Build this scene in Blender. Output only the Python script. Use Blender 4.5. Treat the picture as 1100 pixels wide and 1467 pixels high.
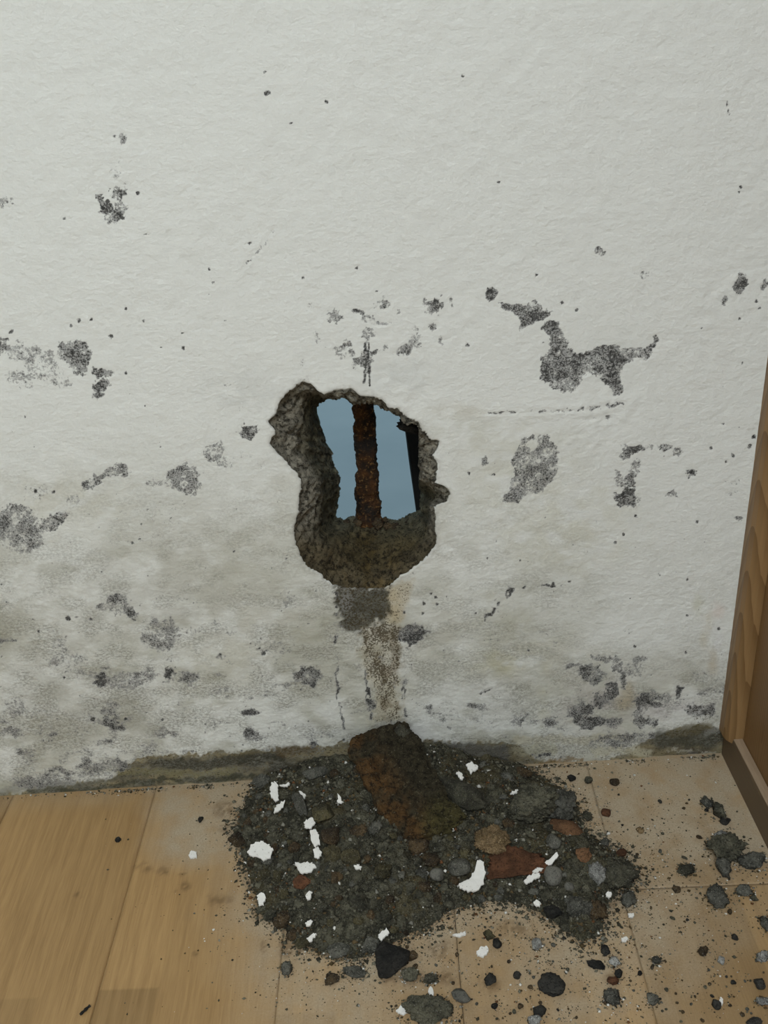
import bpy, bmesh, math, random
import numpy as np
from mathutils import Vector, Matrix

for o in list(bpy.data.objects):
    bpy.data.objects.remove(o)
scene = bpy.context.scene
col = scene.collection
rng = np.random.default_rng(7)
random.seed(7)

# ------------------------------------------------------------------ camera
F, CX, CY = 1417.0, 550.0, 733.5
HC, D = 0.93, 1.02688                     # camera height, distance to the wall
TH = 0.021653                             # floor boards are laid 1.2 degrees off square


def _basis():
    n = np.array([(714 - CX) / F, (3461 - CY) / F, 1.0])
    y = np.array([(543 - CX) / F, (-2 - CY) / F, 1.0])
    y /= np.linalg.norm(y)
    n -= y * (n @ y)
    n /= np.linalg.norm(n)
    x = np.cross(n, y)
    c, s = math.cos(-TH), math.sin(-TH)
    return np.array([[c, -s, 0], [s, c, 0], [0, 0, 1]]) @ np.array([x, y, -n])


RC = _basis()
CAM = np.array([0.0, -D, HC])
cd = bpy.data.cameras.new('camera')
cd.sensor_fit = 'VERTICAL'
cd.sensor_height = 36.0
cd.lens = F / 1467 * 36.0
cd.clip_start = 0.02
cam = bpy.data.objects.new('camera', cd)
col.objects.link(cam)
M = Matrix.Identity(4)
for i in range(3):
    M[i][0] = RC[i][0]
    M[i][1] = -RC[i][1]
    M[i][2] = -RC[i][2]
    M[i][3] = CAM[i]
cam.matrix_world = M
scene.camera = cam

# ------------------------------------------------------------------ sky outdoors (seen only by what lies beyond the hole)
w = bpy.data.worlds.new('world')
scene.world = w
w.use_nodes = True
w.node_tree.nodes['Background'].inputs[0].default_value = (0.48, 0.69, 0.78, 1)
w.node_tree.nodes['Background'].inputs[1].default_value = 0.88

# ------------------------------------------------------------------ ceiling lamp of the room
ld = bpy.data.lights.new('ceiling_lamp_light', 'AREA')
ld.shape = 'DISK'
ld.size = 0.9
ld.energy = 53
ld.color = (0.88, 0.94, 1.0)
lamp = bpy.data.objects.new('ceiling_lamp_light', ld)
lamp.location = (-0.12, -2.0, 2.38)
col.objects.link(lamp)

scene.view_settings.view_transform = 'Standard'
scene.view_settings.look = 'None'
scene.view_settings.gamma = 1
scene.view_settings.use_curve_mapping = False
scene.view_settings.exposure = 0.0


# ------------------------------------------------------------------ helpers: picture geometry
def unproj(px, py, axis, val):
    px, py = np.broadcast_arrays(np.asarray(px, float), np.asarray(py, float))
    d = np.stack([(px - CX) / F, (py - CY) / F, np.ones_like(px)], -1) @ RC.T
    t = (val - CAM[axis]) / d[..., axis]
    return CAM + d * np.asarray(t)[..., None]


def proj(P):
    c = (np.asarray(P, float) - CAM) @ RC
    return CX + F * c[..., 0] / c[..., 2], CY + F * c[..., 1] / c[..., 2]


def floor_at(px, py, z=0.0):
    return unproj(px, py, 2, z)


# ------------------------------------------------------------------ helpers: noise
def _hash(ix, iy, iz, seed):
    h = (ix.astype(np.int64) * 374761393 + iy.astype(np.int64) * 668265263 + iz.astype(np.int64) * 2147483647 + seed * 974711) & 0xffffffff
    h = ((h ^ (h >> 13)) * 1274126177) & 0xffffffff
    h = ((h ^ (h >> 16)) * 2246822519) & 0xffffffff
    return ((h ^ (h >> 15)) & 0xffffff) / float(0xffffff)


def vn2(x, y, seed=0):
    ix, iy = np.floor(x), np.floor(y)
    fx, fy = x - ix, y - iy
    fx = fx * fx * (3 - 2 * fx)
    fy = fy * fy * (3 - 2 * fy)
    z = np.zeros_like(ix)
    a, b = _hash(ix, iy, z, seed), _hash(ix + 1, iy, z, seed)
    c, d = _hash(ix, iy + 1, z, seed), _hash(ix + 1, iy + 1, z, seed)
    return (a * (1 - fx) + b * fx) * (1 - fy) + (c * (1 - fx) + d * fx) * fy


def fbm(x, y, seed=0, o=4):
    r, amp, s = 0, 0.5, 0
    for k in range(o):
        r = r + amp * vn2(x * 2 ** k + 17.3 * k, y * 2 ** k + 5.1 * k, seed + k)
        s += amp
        amp *= 0.5
    return r / s


def vn3(P, seed=0):
    I = np.floor(P)
    f = P - I
    f = f * f * (3 - 2 * f)
    r = 0
    for dx in (0, 1):
        for dy in (0, 1):
            for dz in (0, 1):
                wgt = (f[:, 0] if dx else 1 - f[:, 0]) * (f[:, 1] if dy else 1 - f[:, 1]) * (f[:, 2] if dz else 1 - f[:, 2])
                r = r + wgt * _hash(I[:, 0] + dx, I[:, 1] + dy, I[:, 2] + dz, seed)
    return r


def fbm3(P, seed=0, o=3):
    r, a, s = 0, 0.5, 0
    for k in range(o):
        r = r + a * vn3(P * 2 ** k + 11.7 * k, seed + k)
        s += a
        a *= 0.5
    return r / s


def sst(a, b, x):
    t = np.clip((x - a) / (b - a), 0, 1)
    return t * t * (3 - 2 * t)


def poly_sd(px, py, poly):
    """signed distance to a polygon, negative inside"""
    P = np.asarray(poly, float)
    d2 = np.full(px.shape, 1e18)
    ins = np.zeros(px.shape, bool)
    for i in range(len(P)):
        ax, ay = P[i]
        bx, by = P[(i + 1) % len(P)]
        ex, ey = bx - ax, by - ay
        wx, wy = px - ax, py - ay
        t = np.clip((wx * ex + wy * ey) / (ex * ex + ey * ey + 1e-12), 0, 1)
        d2 = np.minimum(d2, (wx - ex * t) ** 2 + (wy - ey * t) ** 2)
        if ay != by:
            c = ((ay > py) != (by > py)) & (px < ex * (py - ay) / (by - ay) + ax)
            ins ^= c
    d = np.sqrt(d2)
    return np.where(ins, -d, d)


def line_d(px, py, pts):
    d2 = np.full(px.shape, 1e18)
    for (ax, ay), (bx, by) in zip(pts[:-1], pts[1:]):
        ex, ey = bx - ax, by - ay
        t = np.clip(((px - ax) * ex + (py - ay) * ey) / (ex * ex + ey * ey + 1e-12), 0, 1)
        d2 = np.minimum(d2, (px - ax - ex * t) ** 2 + (py - ay - ey * t) ** 2)
    return np.sqrt(d2)


# ------------------------------------------------------------------ helpers: objects and meshes
def tag(o, label=None, cat=None, group=None, kind=None):
    if label: o['label'] = label
    if cat: o['category'] = cat
    if group: o['group'] = group
    if kind: o['kind'] = kind
    return o


def obj(name, me, mat=None, parent=None, loc=None, rot=None):
    o = bpy.data.objects.new(name, me)
    col.objects.link(o)
    if mat is not None and me is not None and len(me.materials) == 0:
        me.materials.append(mat)
    if loc is not None: o.location = loc
    if rot is not None: o.rotation_euler = rot
    if parent is not None:
        o.parent = parent
    return o


def mesh(name, V, Fa, smooth=False):
    me = bpy.data.meshes.new(name)
    V = np.asarray(V, np.float32)
    if isinstance(Fa, np.ndarray):
        n, k = Fa.shape
        me.vertices.add(len(V))
        me.vertices.foreach_set('co', V.ravel())
        me.loops.add(n * k)
        me.loops.foreach_set('vertex_index', Fa.astype(np.int32).ravel())
        me.polygons.add(n)
        me.polygons.foreach_set('loop_start', np.arange(0, n * k, k, dtype=np.int32))
        me.polygons.foreach_set('loop_total', np.full(n, k, np.int32))
        me.update(calc_edges=True)
        me.validate()
    else:
        me.from_pydata([tuple(map(float, v)) for v in V], [], [tuple(int(i) for i in f) for f in Fa])
        me.update()
    if smooth:
        me.polygons.foreach_set('use_smooth', np.ones(len(me.polygons), bool))
    return me


def vcol(me, name, C4):
    a = me.attributes.new(name, 'FLOAT_COLOR', 'POINT')
    a.data.foreach_set('color', np.asarray(C4, np.float32).ravel())


def box(name, lo, hi, mat, parent=None, bevel=0.0):
    bm = bmesh.new()
    bmesh.ops.create_cube(bm, size=1)
    for v in bm.verts:
        v.co = Vector([lo[i] + (v.co[i] + .5) * (hi[i] - lo[i]) for i in range(3)])
    if bevel:
        bmesh.ops.bevel(bm, geom=bm.edges[:], offset=bevel, segments=3, affect='EDGES', profile=.5)
    me = bpy.data.meshes.new(name)
    bm.to_mesh(me)
    bm.free()
    return obj(name, me, mat, parent)


def prism(name, prof, z0, z1, mat, parent=None, axis='z'):
    n = len(prof)
    V = [(x, y, z0) for x, y in prof] + [(x, y, z1) for x, y in prof]
    if axis == 'y':
        V = [(x, z0, y) for x, y in prof] + [(x, z1, y) for x, y in prof]
    Fa = [(i, (i + 1) % n, n + (i + 1) % n, n + i) for i in range(n)] + [tuple(range(n)), tuple(range(n, 2 * n))]
    me = mesh(name, V, Fa)
    bm = bmesh.new()
    bm.from_mesh(me)
    bmesh.ops.recalc_face_normals(bm, faces=bm.faces)
    bm.to_mesh(me)
    bm.free()
    return obj(name, me, mat, parent)


# ------------------------------------------------------------------ helpers: materials
class NT:
    def __init__(self, name, rough=0.85, spec=0.3):
        self.m = bpy.data.materials.new(name)
        self.m.use_nodes = True
        self.t = self.m.node_tree
        self.b = self.t.nodes['Principled BSDF']
        self.b.inputs['Roughness'].default_value = rough
        self.b.inputs['Specular IOR Level'].default_value = spec

    def n(self, typ, **kw):
        nd = self.t.nodes.new(typ)
        for k, v in kw.items():
            setattr(nd, k, v)
        return nd

    def put(self, sock, v):
        if hasattr(v, 'is_output') or isinstance(v, bpy.types.NodeSocket):
            self.t.links.new(v, sock)
        else:
            sock.default_value = v

    def pos(self, kind='pos', scale=(1, 1, 1), off=None):
        if kind == 'pos':
            v = self.n('ShaderNodeNewGeometry').outputs['Position']
        else:
            v = self.n('ShaderNodeTexCoord').outputs['Object']
        mp = self.n('ShaderNodeMapping')
        mp.inputs['Scale'].default_value = scale
        self.t.links.new(v, mp.inputs['Vector'])
        out = mp.outputs[0]
        if off is not None:
            a = self.n('ShaderNodeVectorMath', operation='ADD')
            self.put(a.inputs[0], out)
            self.put(a.inputs[1], off)
            out = a.outputs[0]
        return out

    def noise(self, vec, scale, detail=3, rough=.55, dist=0):
        nd = self.n('ShaderNodeTexNoise')
        self.put(nd.inputs['Vector'], vec)
        nd.inputs['Scale'].default_value = scale
        nd.inputs['Detail'].default_value = detail
        nd.inputs['Roughness'].default_value = rough
        nd.inputs['Distortion'].default_value = dist
        return nd.outputs['Fac']

    def math(self, op, a, b=0.0, c=0.0, clamp=False):
        nd = self.n('ShaderNodeMath', operation=op)
        nd.use_clamp = clamp
        self.put(nd.inputs[0], a)
        self.put(nd.inputs[1], b)
        self.put(nd.inputs[2], c)
        return nd.outputs[0]

    def ramp(self, f, a, b):
        nd = self.n('ShaderNodeMapRange')
        nd.interpolation_type = 'SMOOTHSTEP'
        self.put(nd.inputs[0], f)
        self.put(nd.inputs[1], a)
        self.put(nd.inputs[2], b)
        return nd.outputs[0]

    def mix(self, f, a, b):
        nd = self.n('ShaderNodeMix', data_type='RGBA')
        self.put(nd.inputs[0], f)
        self.put(nd.inputs[6], a if not isinstance(a, tuple) else (*a, 1)[:4])
        self.put(nd.inputs[7], b if not isinstance(b, tuple) else (*b, 1)[:4])
        return nd.outputs[2]

    def mul(self, a, b):
        nd = self.n('ShaderNodeMix', data_type='RGBA', blend_type='MULTIPLY')
        nd.inputs[0].default_value = 1
        self.put(nd.inputs[6], a)
        self.put(nd.inputs[7], b)
        return nd.outputs[2]

    def attr(self, name):
        nd = self.n('ShaderNodeAttribute', attribute_name=name)
        return nd

    def sep(self, c):
        nd = self.n('ShaderNodeSeparateColor')
        self.put(nd.inputs[0], c)
        return nd.outputs

    def bump(self, h, strength, dist):
        nd = self.n('ShaderNodeBump')
        nd.inputs['Strength'].default_value = strength
        nd.inputs['Distance'].default_value = dist
        self.put(nd.inputs['Height'], h)
        self.put(self.b.inputs['Normal'], nd.outputs[0])

    def color(self, c):
        self.put(self.b.inputs['Base Color'], c if not isinstance(c, tuple) else (*c, 1)[:4])
        return self


def mat_plain(name, c, rough=.85, scale=30, var=.15, bump=.3, dist=.002):
    k = NT(name, rough)
    p = k.pos('obj')
    n = k.noise(p, scale, 4)
    k.color(k.mix(n, tuple(x * (1 - var) for x in c), tuple(x * (1 + var) for x in c)))
    if bump: k.bump(n, bump, dist)
    return k.m


def mat_rock(name, dark, light, speck=(.30, .29, .25), sp=.62, scale=55, bump=.8, rough=.9):
    """damp mortar or stone: two tones in clouds, pale sand grains, per-piece variation"""
    k = NT(name, rough, .25)
    info = k.n('ShaderNodeObjectInfo')
    p = k.pos()
    a = k.noise(p, scale, 4, .6)
    f = k.noise(p, 420, 3, .6)
    g = k.noise(p, 900, 2, .5)
    c = k.mix(k.ramp(a, .32, .68), dark, light)
    r = k.math('MULTIPLY_ADD', info.outputs['Random'], .5, .75)
    cc = k.n('ShaderNodeVectorMath', operation='SCALE')
    k.put(cc.inputs[0], c)
    k.put(cc.inputs['Scale'], r)
    c = k.mix(k.math('MULTIPLY', k.ramp(g, sp, sp + .1), .75), cc.outputs[0], speck)
    c = k.mix(k.math('MULTIPLY', k.ramp(f, .47, .34), .75), c, tuple(x * .35 for x in dark))
    k.color(c)
    k.bump(k.math('ADD', f, k.math('MULTIPLY', g, .5)), bump, .0025)
    return k.m


# ================================================================== SETTING
T = 0.13                                   # thickness of the wall
XR = 0.446                                 # plane of the pine boards

# --- hole outlines, traced as pixels of the picture
K = 300 / 1100
outer = [(190, 85), (235, 65), (280, 75), (300, 110), (350, 130), (400, 110), (450, 100), (495, 108), (540, 140), (600, 140), (655, 165),
         (680, 195), (735, 210), (770, 245), (840, 275), (860, 320), (910, 370), (945, 378), (940, 420), (915, 450), (938, 490), (935, 560),
         (928, 598), (945, 600), (985, 612), (1005, 650), (995, 690), (925, 722), (930, 850), (940, 880), (930, 930), (870, 1000), (800, 1050),
         (740, 1090), (690, 1140), (600, 1150), (480, 1150), (410, 1135), (345, 1100), (330, 1070), (260, 1040), (220, 970), (190, 890),
         (190, 810), (215, 740), (210, 660), (230, 600), (215, 565), (150, 490), (60, 390), (90, 320), (50, 270), (100, 220), (110, 160), (150, 120)]
inner = [(303, 212), (345, 155), (430, 138), (480, 158), (500, 172), (600, 172), (650, 198), (730, 245), (800, 270), (842, 290), (845, 500),
         (850, 742), (780, 775), (730, 803), (690, 795), (640, 800), (570, 790), (510, 765), (470, 770), (455, 785), (410, 775), (416, 700),
         (432, 560), (400, 510), (385, 430), (340, 330)]
outer = np.array(outer, float) * K + (370, 530)
inner = np.array(inner, float) * K + (370, 530)
HCX, HCY = 620 * K + 370, 545 * K + 530
NA = 420


def polar(poly):
    out = np.zeros(NA)
    for j in range(NA):
        a = 2 * math.pi * j / NA
        dx, dy = math.cos(a), math.sin(a)
        best = 1.0
        for i in range(len(poly)):
            ax, ay = poly[i] - (HCX, HCY)
            bx, by = poly[(i + 1) % len(poly)] - (HCX, HCY)
            den = dx * (by - ay) - dy * (bx - ax)
            if abs(den) < 1e-9: continue
            t = (ax * (by - ay) - ay * (bx - ax)) / den
            u = (ax * dy - ay * dx) / den
            if t > 0 and -1e-6 <= u <= 1 + 1e-6: best = max(best, t)
        out[j] = best
    return out


ang = np.arange(NA) * 2 * math.pi / NA
ca, sa = np.cos(ang), np.sin(ang)
Ro, Ri = polar(outer), polar(inner)
Ro = Ro + 4.0 * (fbm(ca * 14 + 30, sa * 14 + 30, 3, 3) - .5) + 3.0 * (rng.random(NA) - .5)
Ri = Ri + 7.0 * (fbm(ca * 9 + 60, sa * 9 + 60, 5, 3) - .5) + 2.0 * (rng.random(NA) - .5)
Ri = np.minimum(Ri, Ro - 3.0)


def rad_at(px, py, R):
    a = np.arctan2(py - HCY, px - HCX) % (2 * math.pi)
    return np.interp(a, np.append(ang, 2 * math.pi), np.append(R, R[0]))


# --- colours and marks of the wall, in picture coordinates (a plane-to-plane map, so they sit on the wall)
WALL = np.array([.700, .712, .672])
MOLD = np.array([.200, .200, .190])
dots = [(16,475,5),(101,466,4),(113,459,4),(131,457,3),(159,481,5),(263,499,5),(261,477,2),(180,442,3),(323,460,2),(180,535,3),(207,582,2),(164,195,3),
        (198,277,4),(92,313,3),(379,103,3.5),(382,133,6),(467,145,4),(358,348,3.5),(300,386,2.5),(305,405,3),(511,383,3.5),(434,398,3),(540,417,2.5),
        (632,423,2.5),(669,494,4),(714,261,3),(663,109,3),(768,394,3),(805,434,3.5),(827,444,3.5),(998,747,3),(911,740,3),(1019,642,3),(1036,607,2.5),
        (1050,652,4),(1040,662,2.5),(1079,627,5),(1074,640,4),(1083,431,4),(1088,442,3),(1059,457,3),(672,678,3),(709,680,3),(121,695,4.5),(76,706,4),
        (50,703,4),(200,772,2),(190,778,3),(36,597,2),(243,965,8),(243,966,5),(55,905,3),(316,938,3.5),(377,936,5),(372,929,3),(98,885,5),(130,887,3),
        (92,971,3),(232,1031,3),(132,1031,4),(180,1030,3),(607,865,4),(617,850,3),(624,855,3),(626,866,3),(579,878,3),(605,879,3),(1029,901,3.5),
        (985,830,2.5),(984,882,2.5),(909,926,3),(982,935,2.5),(882,777,3),(893,766,3),(698,800,2.5),(681,878,2.5),(757,932,2.5),(416,177,2.5),(205,460,2.5),
        (230,497,2),(1005,470,2.5),(1063,520,2),(992,677,5),(1035,553,2),(1061,268,3),(1058,275,3),(230,640,2),(410,800,2),(335,790,2)]
# (x, y, rx, ry, angle, density)
ells = [(176,199,8,8,0,.5),(165,240,9,20,8,.34),(142,286,7,6,0,.78),(150,298,8,8,0,.75),(166,276,12,9,-20,.6),(169,300,10,12,0,.62),(158,312,10,8,0,.5),(180,262,5,5,0,.4),
        (5,290,12,9,0,.42),(230,147,6,8,0,.2),(460,290,12,8,0,.15),(120,161,6,3,0,.2),(125,198,4,5,0,.25),(262,155,6,8,0,.15),
        (35,505,24,13,0,.46),(62,528,32,20,20,.42),(28,543,20,12,20,.40),(8,500,14,8,0,.5),(6,486,10,4,0,.5),(30,488,8,4,0,.4),(70,510,12,10,0,.5),(88,548,18,8,15,.45),
        (148,535,16,8,-8,.62),(143,556,8,13,35,.66),(325,551,6,5,0,.4),(343,586,8,6,0,.25),(358,617,14,9,-25,.76),(315,612,12,14,0,.22),
        (308,648,14,14,20,.52),(322,662,14,10,0,.4),(262,684,28,16,-15,.54),(222,692,13,7,0,.48),(270,698,14,9,0,.5),(345,655,20,10,0,.3),(375,665,10,6,0,.25),
        (135,690,24,8,-35,.55),(168,674,18,9,-10,.52),(102,718,10,14,0,.4),(22,752,40,24,8,.56),(30,770,34,20,0,.52),(76,750,24,10,-22,.62),(55,705,28,14,10,.30),
        (20,730,16,8,0,.5),(245,738,42,26,0,.24),(185,773,42,10,-8,.32),(175,738,12,10,0,.3),(10,690,30,12,0,.12),(250,780,30,20,0,.15),
        (446,438,7,7,0,.42),(480,452,11,11,0,.66),(510,445,7,4,0,.65),(519,447,5,4,0,.55),(550,433,8,8,0,.68),(537,436,5,5,0,.42),(558,437,4,5,0,.45),(571,448,4,5,0,.5),
        (623,442,12,11,0,.72),(610,434,6,6,0,.52),(647,433,3,8,0,.55),(529,455,9,8,0,.42),(547,463,14,3,0,.45),(529,479,10,8,0,.54),(595,471,5,6,0,.5),(623,468,6,7,20,.6),
        (630,488,5,6,0,.58),(577,500,14,8,-20,.55),(595,490,15,11,-30,.5),(495,492,8,6,0,.55),(455,482,8,9,0,.34),(485,502,13,9,20,.48),(504,504,6,7,0,.5),(521,515,15,11,-25,.62),
        (535,505,8,4,-20,.55),(507,526,5,5,0,.42),(552,499,5,4,0,.45),(431,520,5,6,0,.4),(437,545,8,4,0,.35),(670,495,2,2,0,.5),
        (706,421,8,10,0,.74),(694,660,5,8,20,.5),(897,647,8,9,0,.6),(911,643,13,6,-12,.68),(930,640,6,4,0,.55),(952,641,10,5,5,.66),(972,647,8,6,0,.58),(910,666,7,11,10,.52),
        (885,684,6,11,0,.62),(900,690,9,18,10,.64),(896,716,14,13,0,.7),(912,718,8,12,0,.35),(992,677,8,6,-20,.62),(963,712,9,7,0,.52),(1050,690,13,4,-5,.35),(1050,706,10,4,0,.3),
        (1057,742,7,4,10,.5),(1060,406,8,15,22,.7),(1040,430,5,8,20,.62),(1095,407,5,9,15,.5),(860,362,8,7,-30,.5),(923,394,7,5,0,.58),(912,393,8,3,0,.3),
        (168,866,20,14,15,.56),(185,880,17,9,20,.62),(150,870,14,7,0,.5),(228,908,26,24,0,.47),(145,977,11,11,0,.66),(180,977,36,13,0,.42),(243,965,8,7,0,.8),(438,970,23,14,-15,.62),
        (412,856,10,12,0,.44),(10,917,16,4,-8,.55),(75,925,14,18,0,.28),(110,880,14,9,0,.25),(22,1015,18,12,0,.42),(12,1047,26,7,8,.48),(0,930,6,20,0,.4),(315,893,14,6,0,.36),(330,905,12,6,0,.36),
        (316,940,8,5,0,.4),(240,1000,26,14,0,.22),(130,885,16,10,0,.2),(300,870,28,20,0,.18),(270,840,40,20,0,.16),(60,1020,18,8,0,.3),(130,1030,20,6,15,.36),(40,1060,50,20,0,.25),(120,1060,60,20,0,.2),
        (590,910,20,13,-10,.66),(655,905,8,10,0,.3),(480,912,8,6,0,.35),(605,1010,14,6,0,.3),(650,1025,10,14,0,.3),(715,862,6,14,0,.3),
        (822,954,12,4,-8,.58),(848,966,17,13,15,.66),(866,944,22,6,8,.62),(884,957,8,10,30,.62),(892,975,5,12,-8,.6),(876,990,9,12,20,.58),(862,1004,12,10,0,.64),(833,1008,7,12,15,.5),(826,1024,10,14,0,.6),
        (848,1036,26,8,-5,.64),(842,1018,12,7,-20,.62),(908,960,16,9,-20,.42),(918,945,12,5,-20,.45),(920,1003,14,14,20,.66),(912,1026,8,12,0,.6),(935,998,12,8,0,.5),(972,992,6,9,0,.66),(952,1000,9,7,0,.5),
        (925,1035,18,8,0,.6),(988,1020,8,7,0,.7),(940,1012,10,5,0,.55),(745,1032,14,10,-30,.5),(700,990,30,20,0,.18),(720,1010,40,16,0,.22),(690,1040,30,12,0,.28),(660,1000,20,20,0,.2),(760,1000,30,20,0,.16),
        (700,915,30,16,0,.28),(660,905,10,12,0,.3),(735,925,20,12,0,.22),(695,880,10,8,0,.2),(735,790,30,20,0,.2),(785,790,20,20,0,.2),(770,905,30,8,0,.15),(665,470,3,3,0,.3),
        (795,922,4,6,0,.4),(902,905,5,9,0,.35),(950,926,20,3,0,.22),(780,905,14,4,0,.3),(60,1120,55,11,-4,.50),(150,1100,36,12,-8,.52),(120,1085,40,14,0,.36),(210,1075,36,8,-6,.36),(30,1100,36,12,0,.36),(890,1062,30,12,0,.55),(862,1066,20,8,0,.5),(915,1055,20,10,0,.5),(1005,1020,18,10,-15,.6)]
polys = [([(83,490),(96,492),(110,487),(125,490),(127,500),(133,505),(130,520),(122,540),(108,536),(98,526),(84,514)], .74),
         ([(712,430),(730,436),(755,438),(763,430),(776,434),(780,443),(791,445),(786,454),(770,462),(752,468),(738,478),(745,462),(735,452),(722,444)], .80),
         ([(776,470),(785,459),(800,462),(808,480),(815,495),(825,506),(838,506),(850,498),(880,494),(905,498),(925,497),(934,490),(938,477),(944,480),(938,500),
           (930,515),(912,515),(896,523),(889,536),(893,555),(888,567),(877,567),(872,552),(866,546),(855,539),(839,535),(832,548),(822,560),(805,561),(790,552),
           (776,541),(774,512),(785,505),(789,486)], .80),
         ([(738,642),(748,628),(765,622),(786,622),(798,640),(800,670),(792,692),(775,704),(757,708),(740,720),(718,719),(728,700),(735,680),(732,660)], .66)]
lines = [([(523,490),(524,520),(522,548)], 1.2, .75), ([(527,482),(529,520),(530,560)], 1.2, .75), ([(526,515),(531,545)], 1.0, .7),
         ([(690,886),(702,876),(716,864),(731,846)], 6, .68), ([(731,846),(765,839),(800,838),(820,834)], 2.2, .6),
         ([(700,592),(750,590),(830,587),(862,582),(900,577)], 1.8, .52), ([(832,586),(880,581)], 3.2, .62), ([(850,597),(875,599)], 2, .5),
         ([(480,905),(482,950),(484,1000),(492,1040),(493,1060)], 2.2, .50), ([(524,958),(527,990),(530,1030)], 3.0, .62), ([(578,985),(580,1028)], 3, .5),
         ([(480,850),(484,880),(490,895)], 2.2, .6), ([(200,339),(225,332),(245,318)], 1.6, .42), ([(380,346),(397,320)], 5, .34), ([(350,380),(366,366),(380,346)], 2, .35),
         ([(690,993),(706,986),(714,993)], 1.6, .6), ([(1041,145),(1046,175),(1050,190)], .8, .55), ([(760,1083),(800,1080)], 2.5, .5), ([(545,560),(551,575)], 1.5, .3)]
# grey-bare plaster (x,y,rx,ry,angle,colour,alpha)
tints = [(240,860,210,70,0,(.44,.43,.38),.45),(120,1010,170,60,0,(.42,.42,.38),.45),(90,720,110,50,0,(.50,.48,.38),.40),(330,800,110,60,0,(.46,.45,.37),.40),(255,770,120,60,0,(.45,.44,.38),.35),
         (60,930,90,45,0,(.40,.39,.33),.45),(360,900,80,60,0,(.47,.45,.36),.4),(300,960,90,50,0,(.48,.46,.36),.35),(560,540,60,30,0,(.52,.54,.52),.35),(340,560,70,40,0,(.52,.53,.50),.4),
         (820,750,110,70,0,(.53,.51,.38),.35),(720,900,90,60,0,(.46,.45,.36),.48),(780,790,90,40,0,(.48,.47,.38),.45),(700,1000,110,50,0,(.44,.43,.38),.45),(720,950,60,20,0,(.44,.41,.24),.5),
         (650,620,60,25,0,(.50,.50,.42),.4),(660,590,60,14,0,(.50,.47,.38),.35),(630,760,20,60,0,(.5,.49,.42),.4),(620,900,50,60,0,(.50,.49,.42),.45),(860,1010,60,50,0,(.48,.44,.42),.5),
         (895,1000,15,20,0,(.42,.34,.20),.65),(900,985,8,12,0,(.42,.34,.20),.5),(780,1000,12,40,0,(.5,.48,.32),.35),(960,1020,60,16,0,(.46,.42,.42),.5),(1012,900,10,36,8,(.48,.42,.28),.45),
         (1020,950,9,24,0,(.42,.34,.22),.5),(1028,915,8,22,0,(.70,.70,.74),.6),(1030,875,12,14,0,(.60,.45,.38),.35),(1000,870,10,24,0,(.48,.48,.34),.45),(985,1000,60,12,0,(.55,.53,.48),.3),
         (930,970,80,40,0,(.55,.54,.48),.35),(800,950,90,50,0,(.55,.53,.44),.3),(560,870,16,34,0,(.44,.36,.20),.6),(500,1050,120,20,0,(.55,.56,.55),.3),(770,660,60,60,0,(.52,.51,.40),.35),
         (700,640,50,50,0,(.54,.53,.45),.35),(400,700,40,60,0,(.52,.51,.44),.35),(700,700,60,80,0,(.55,.54,.44),.3),(860,500,90,50,0,(.62,.63,.59),.4)]


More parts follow.
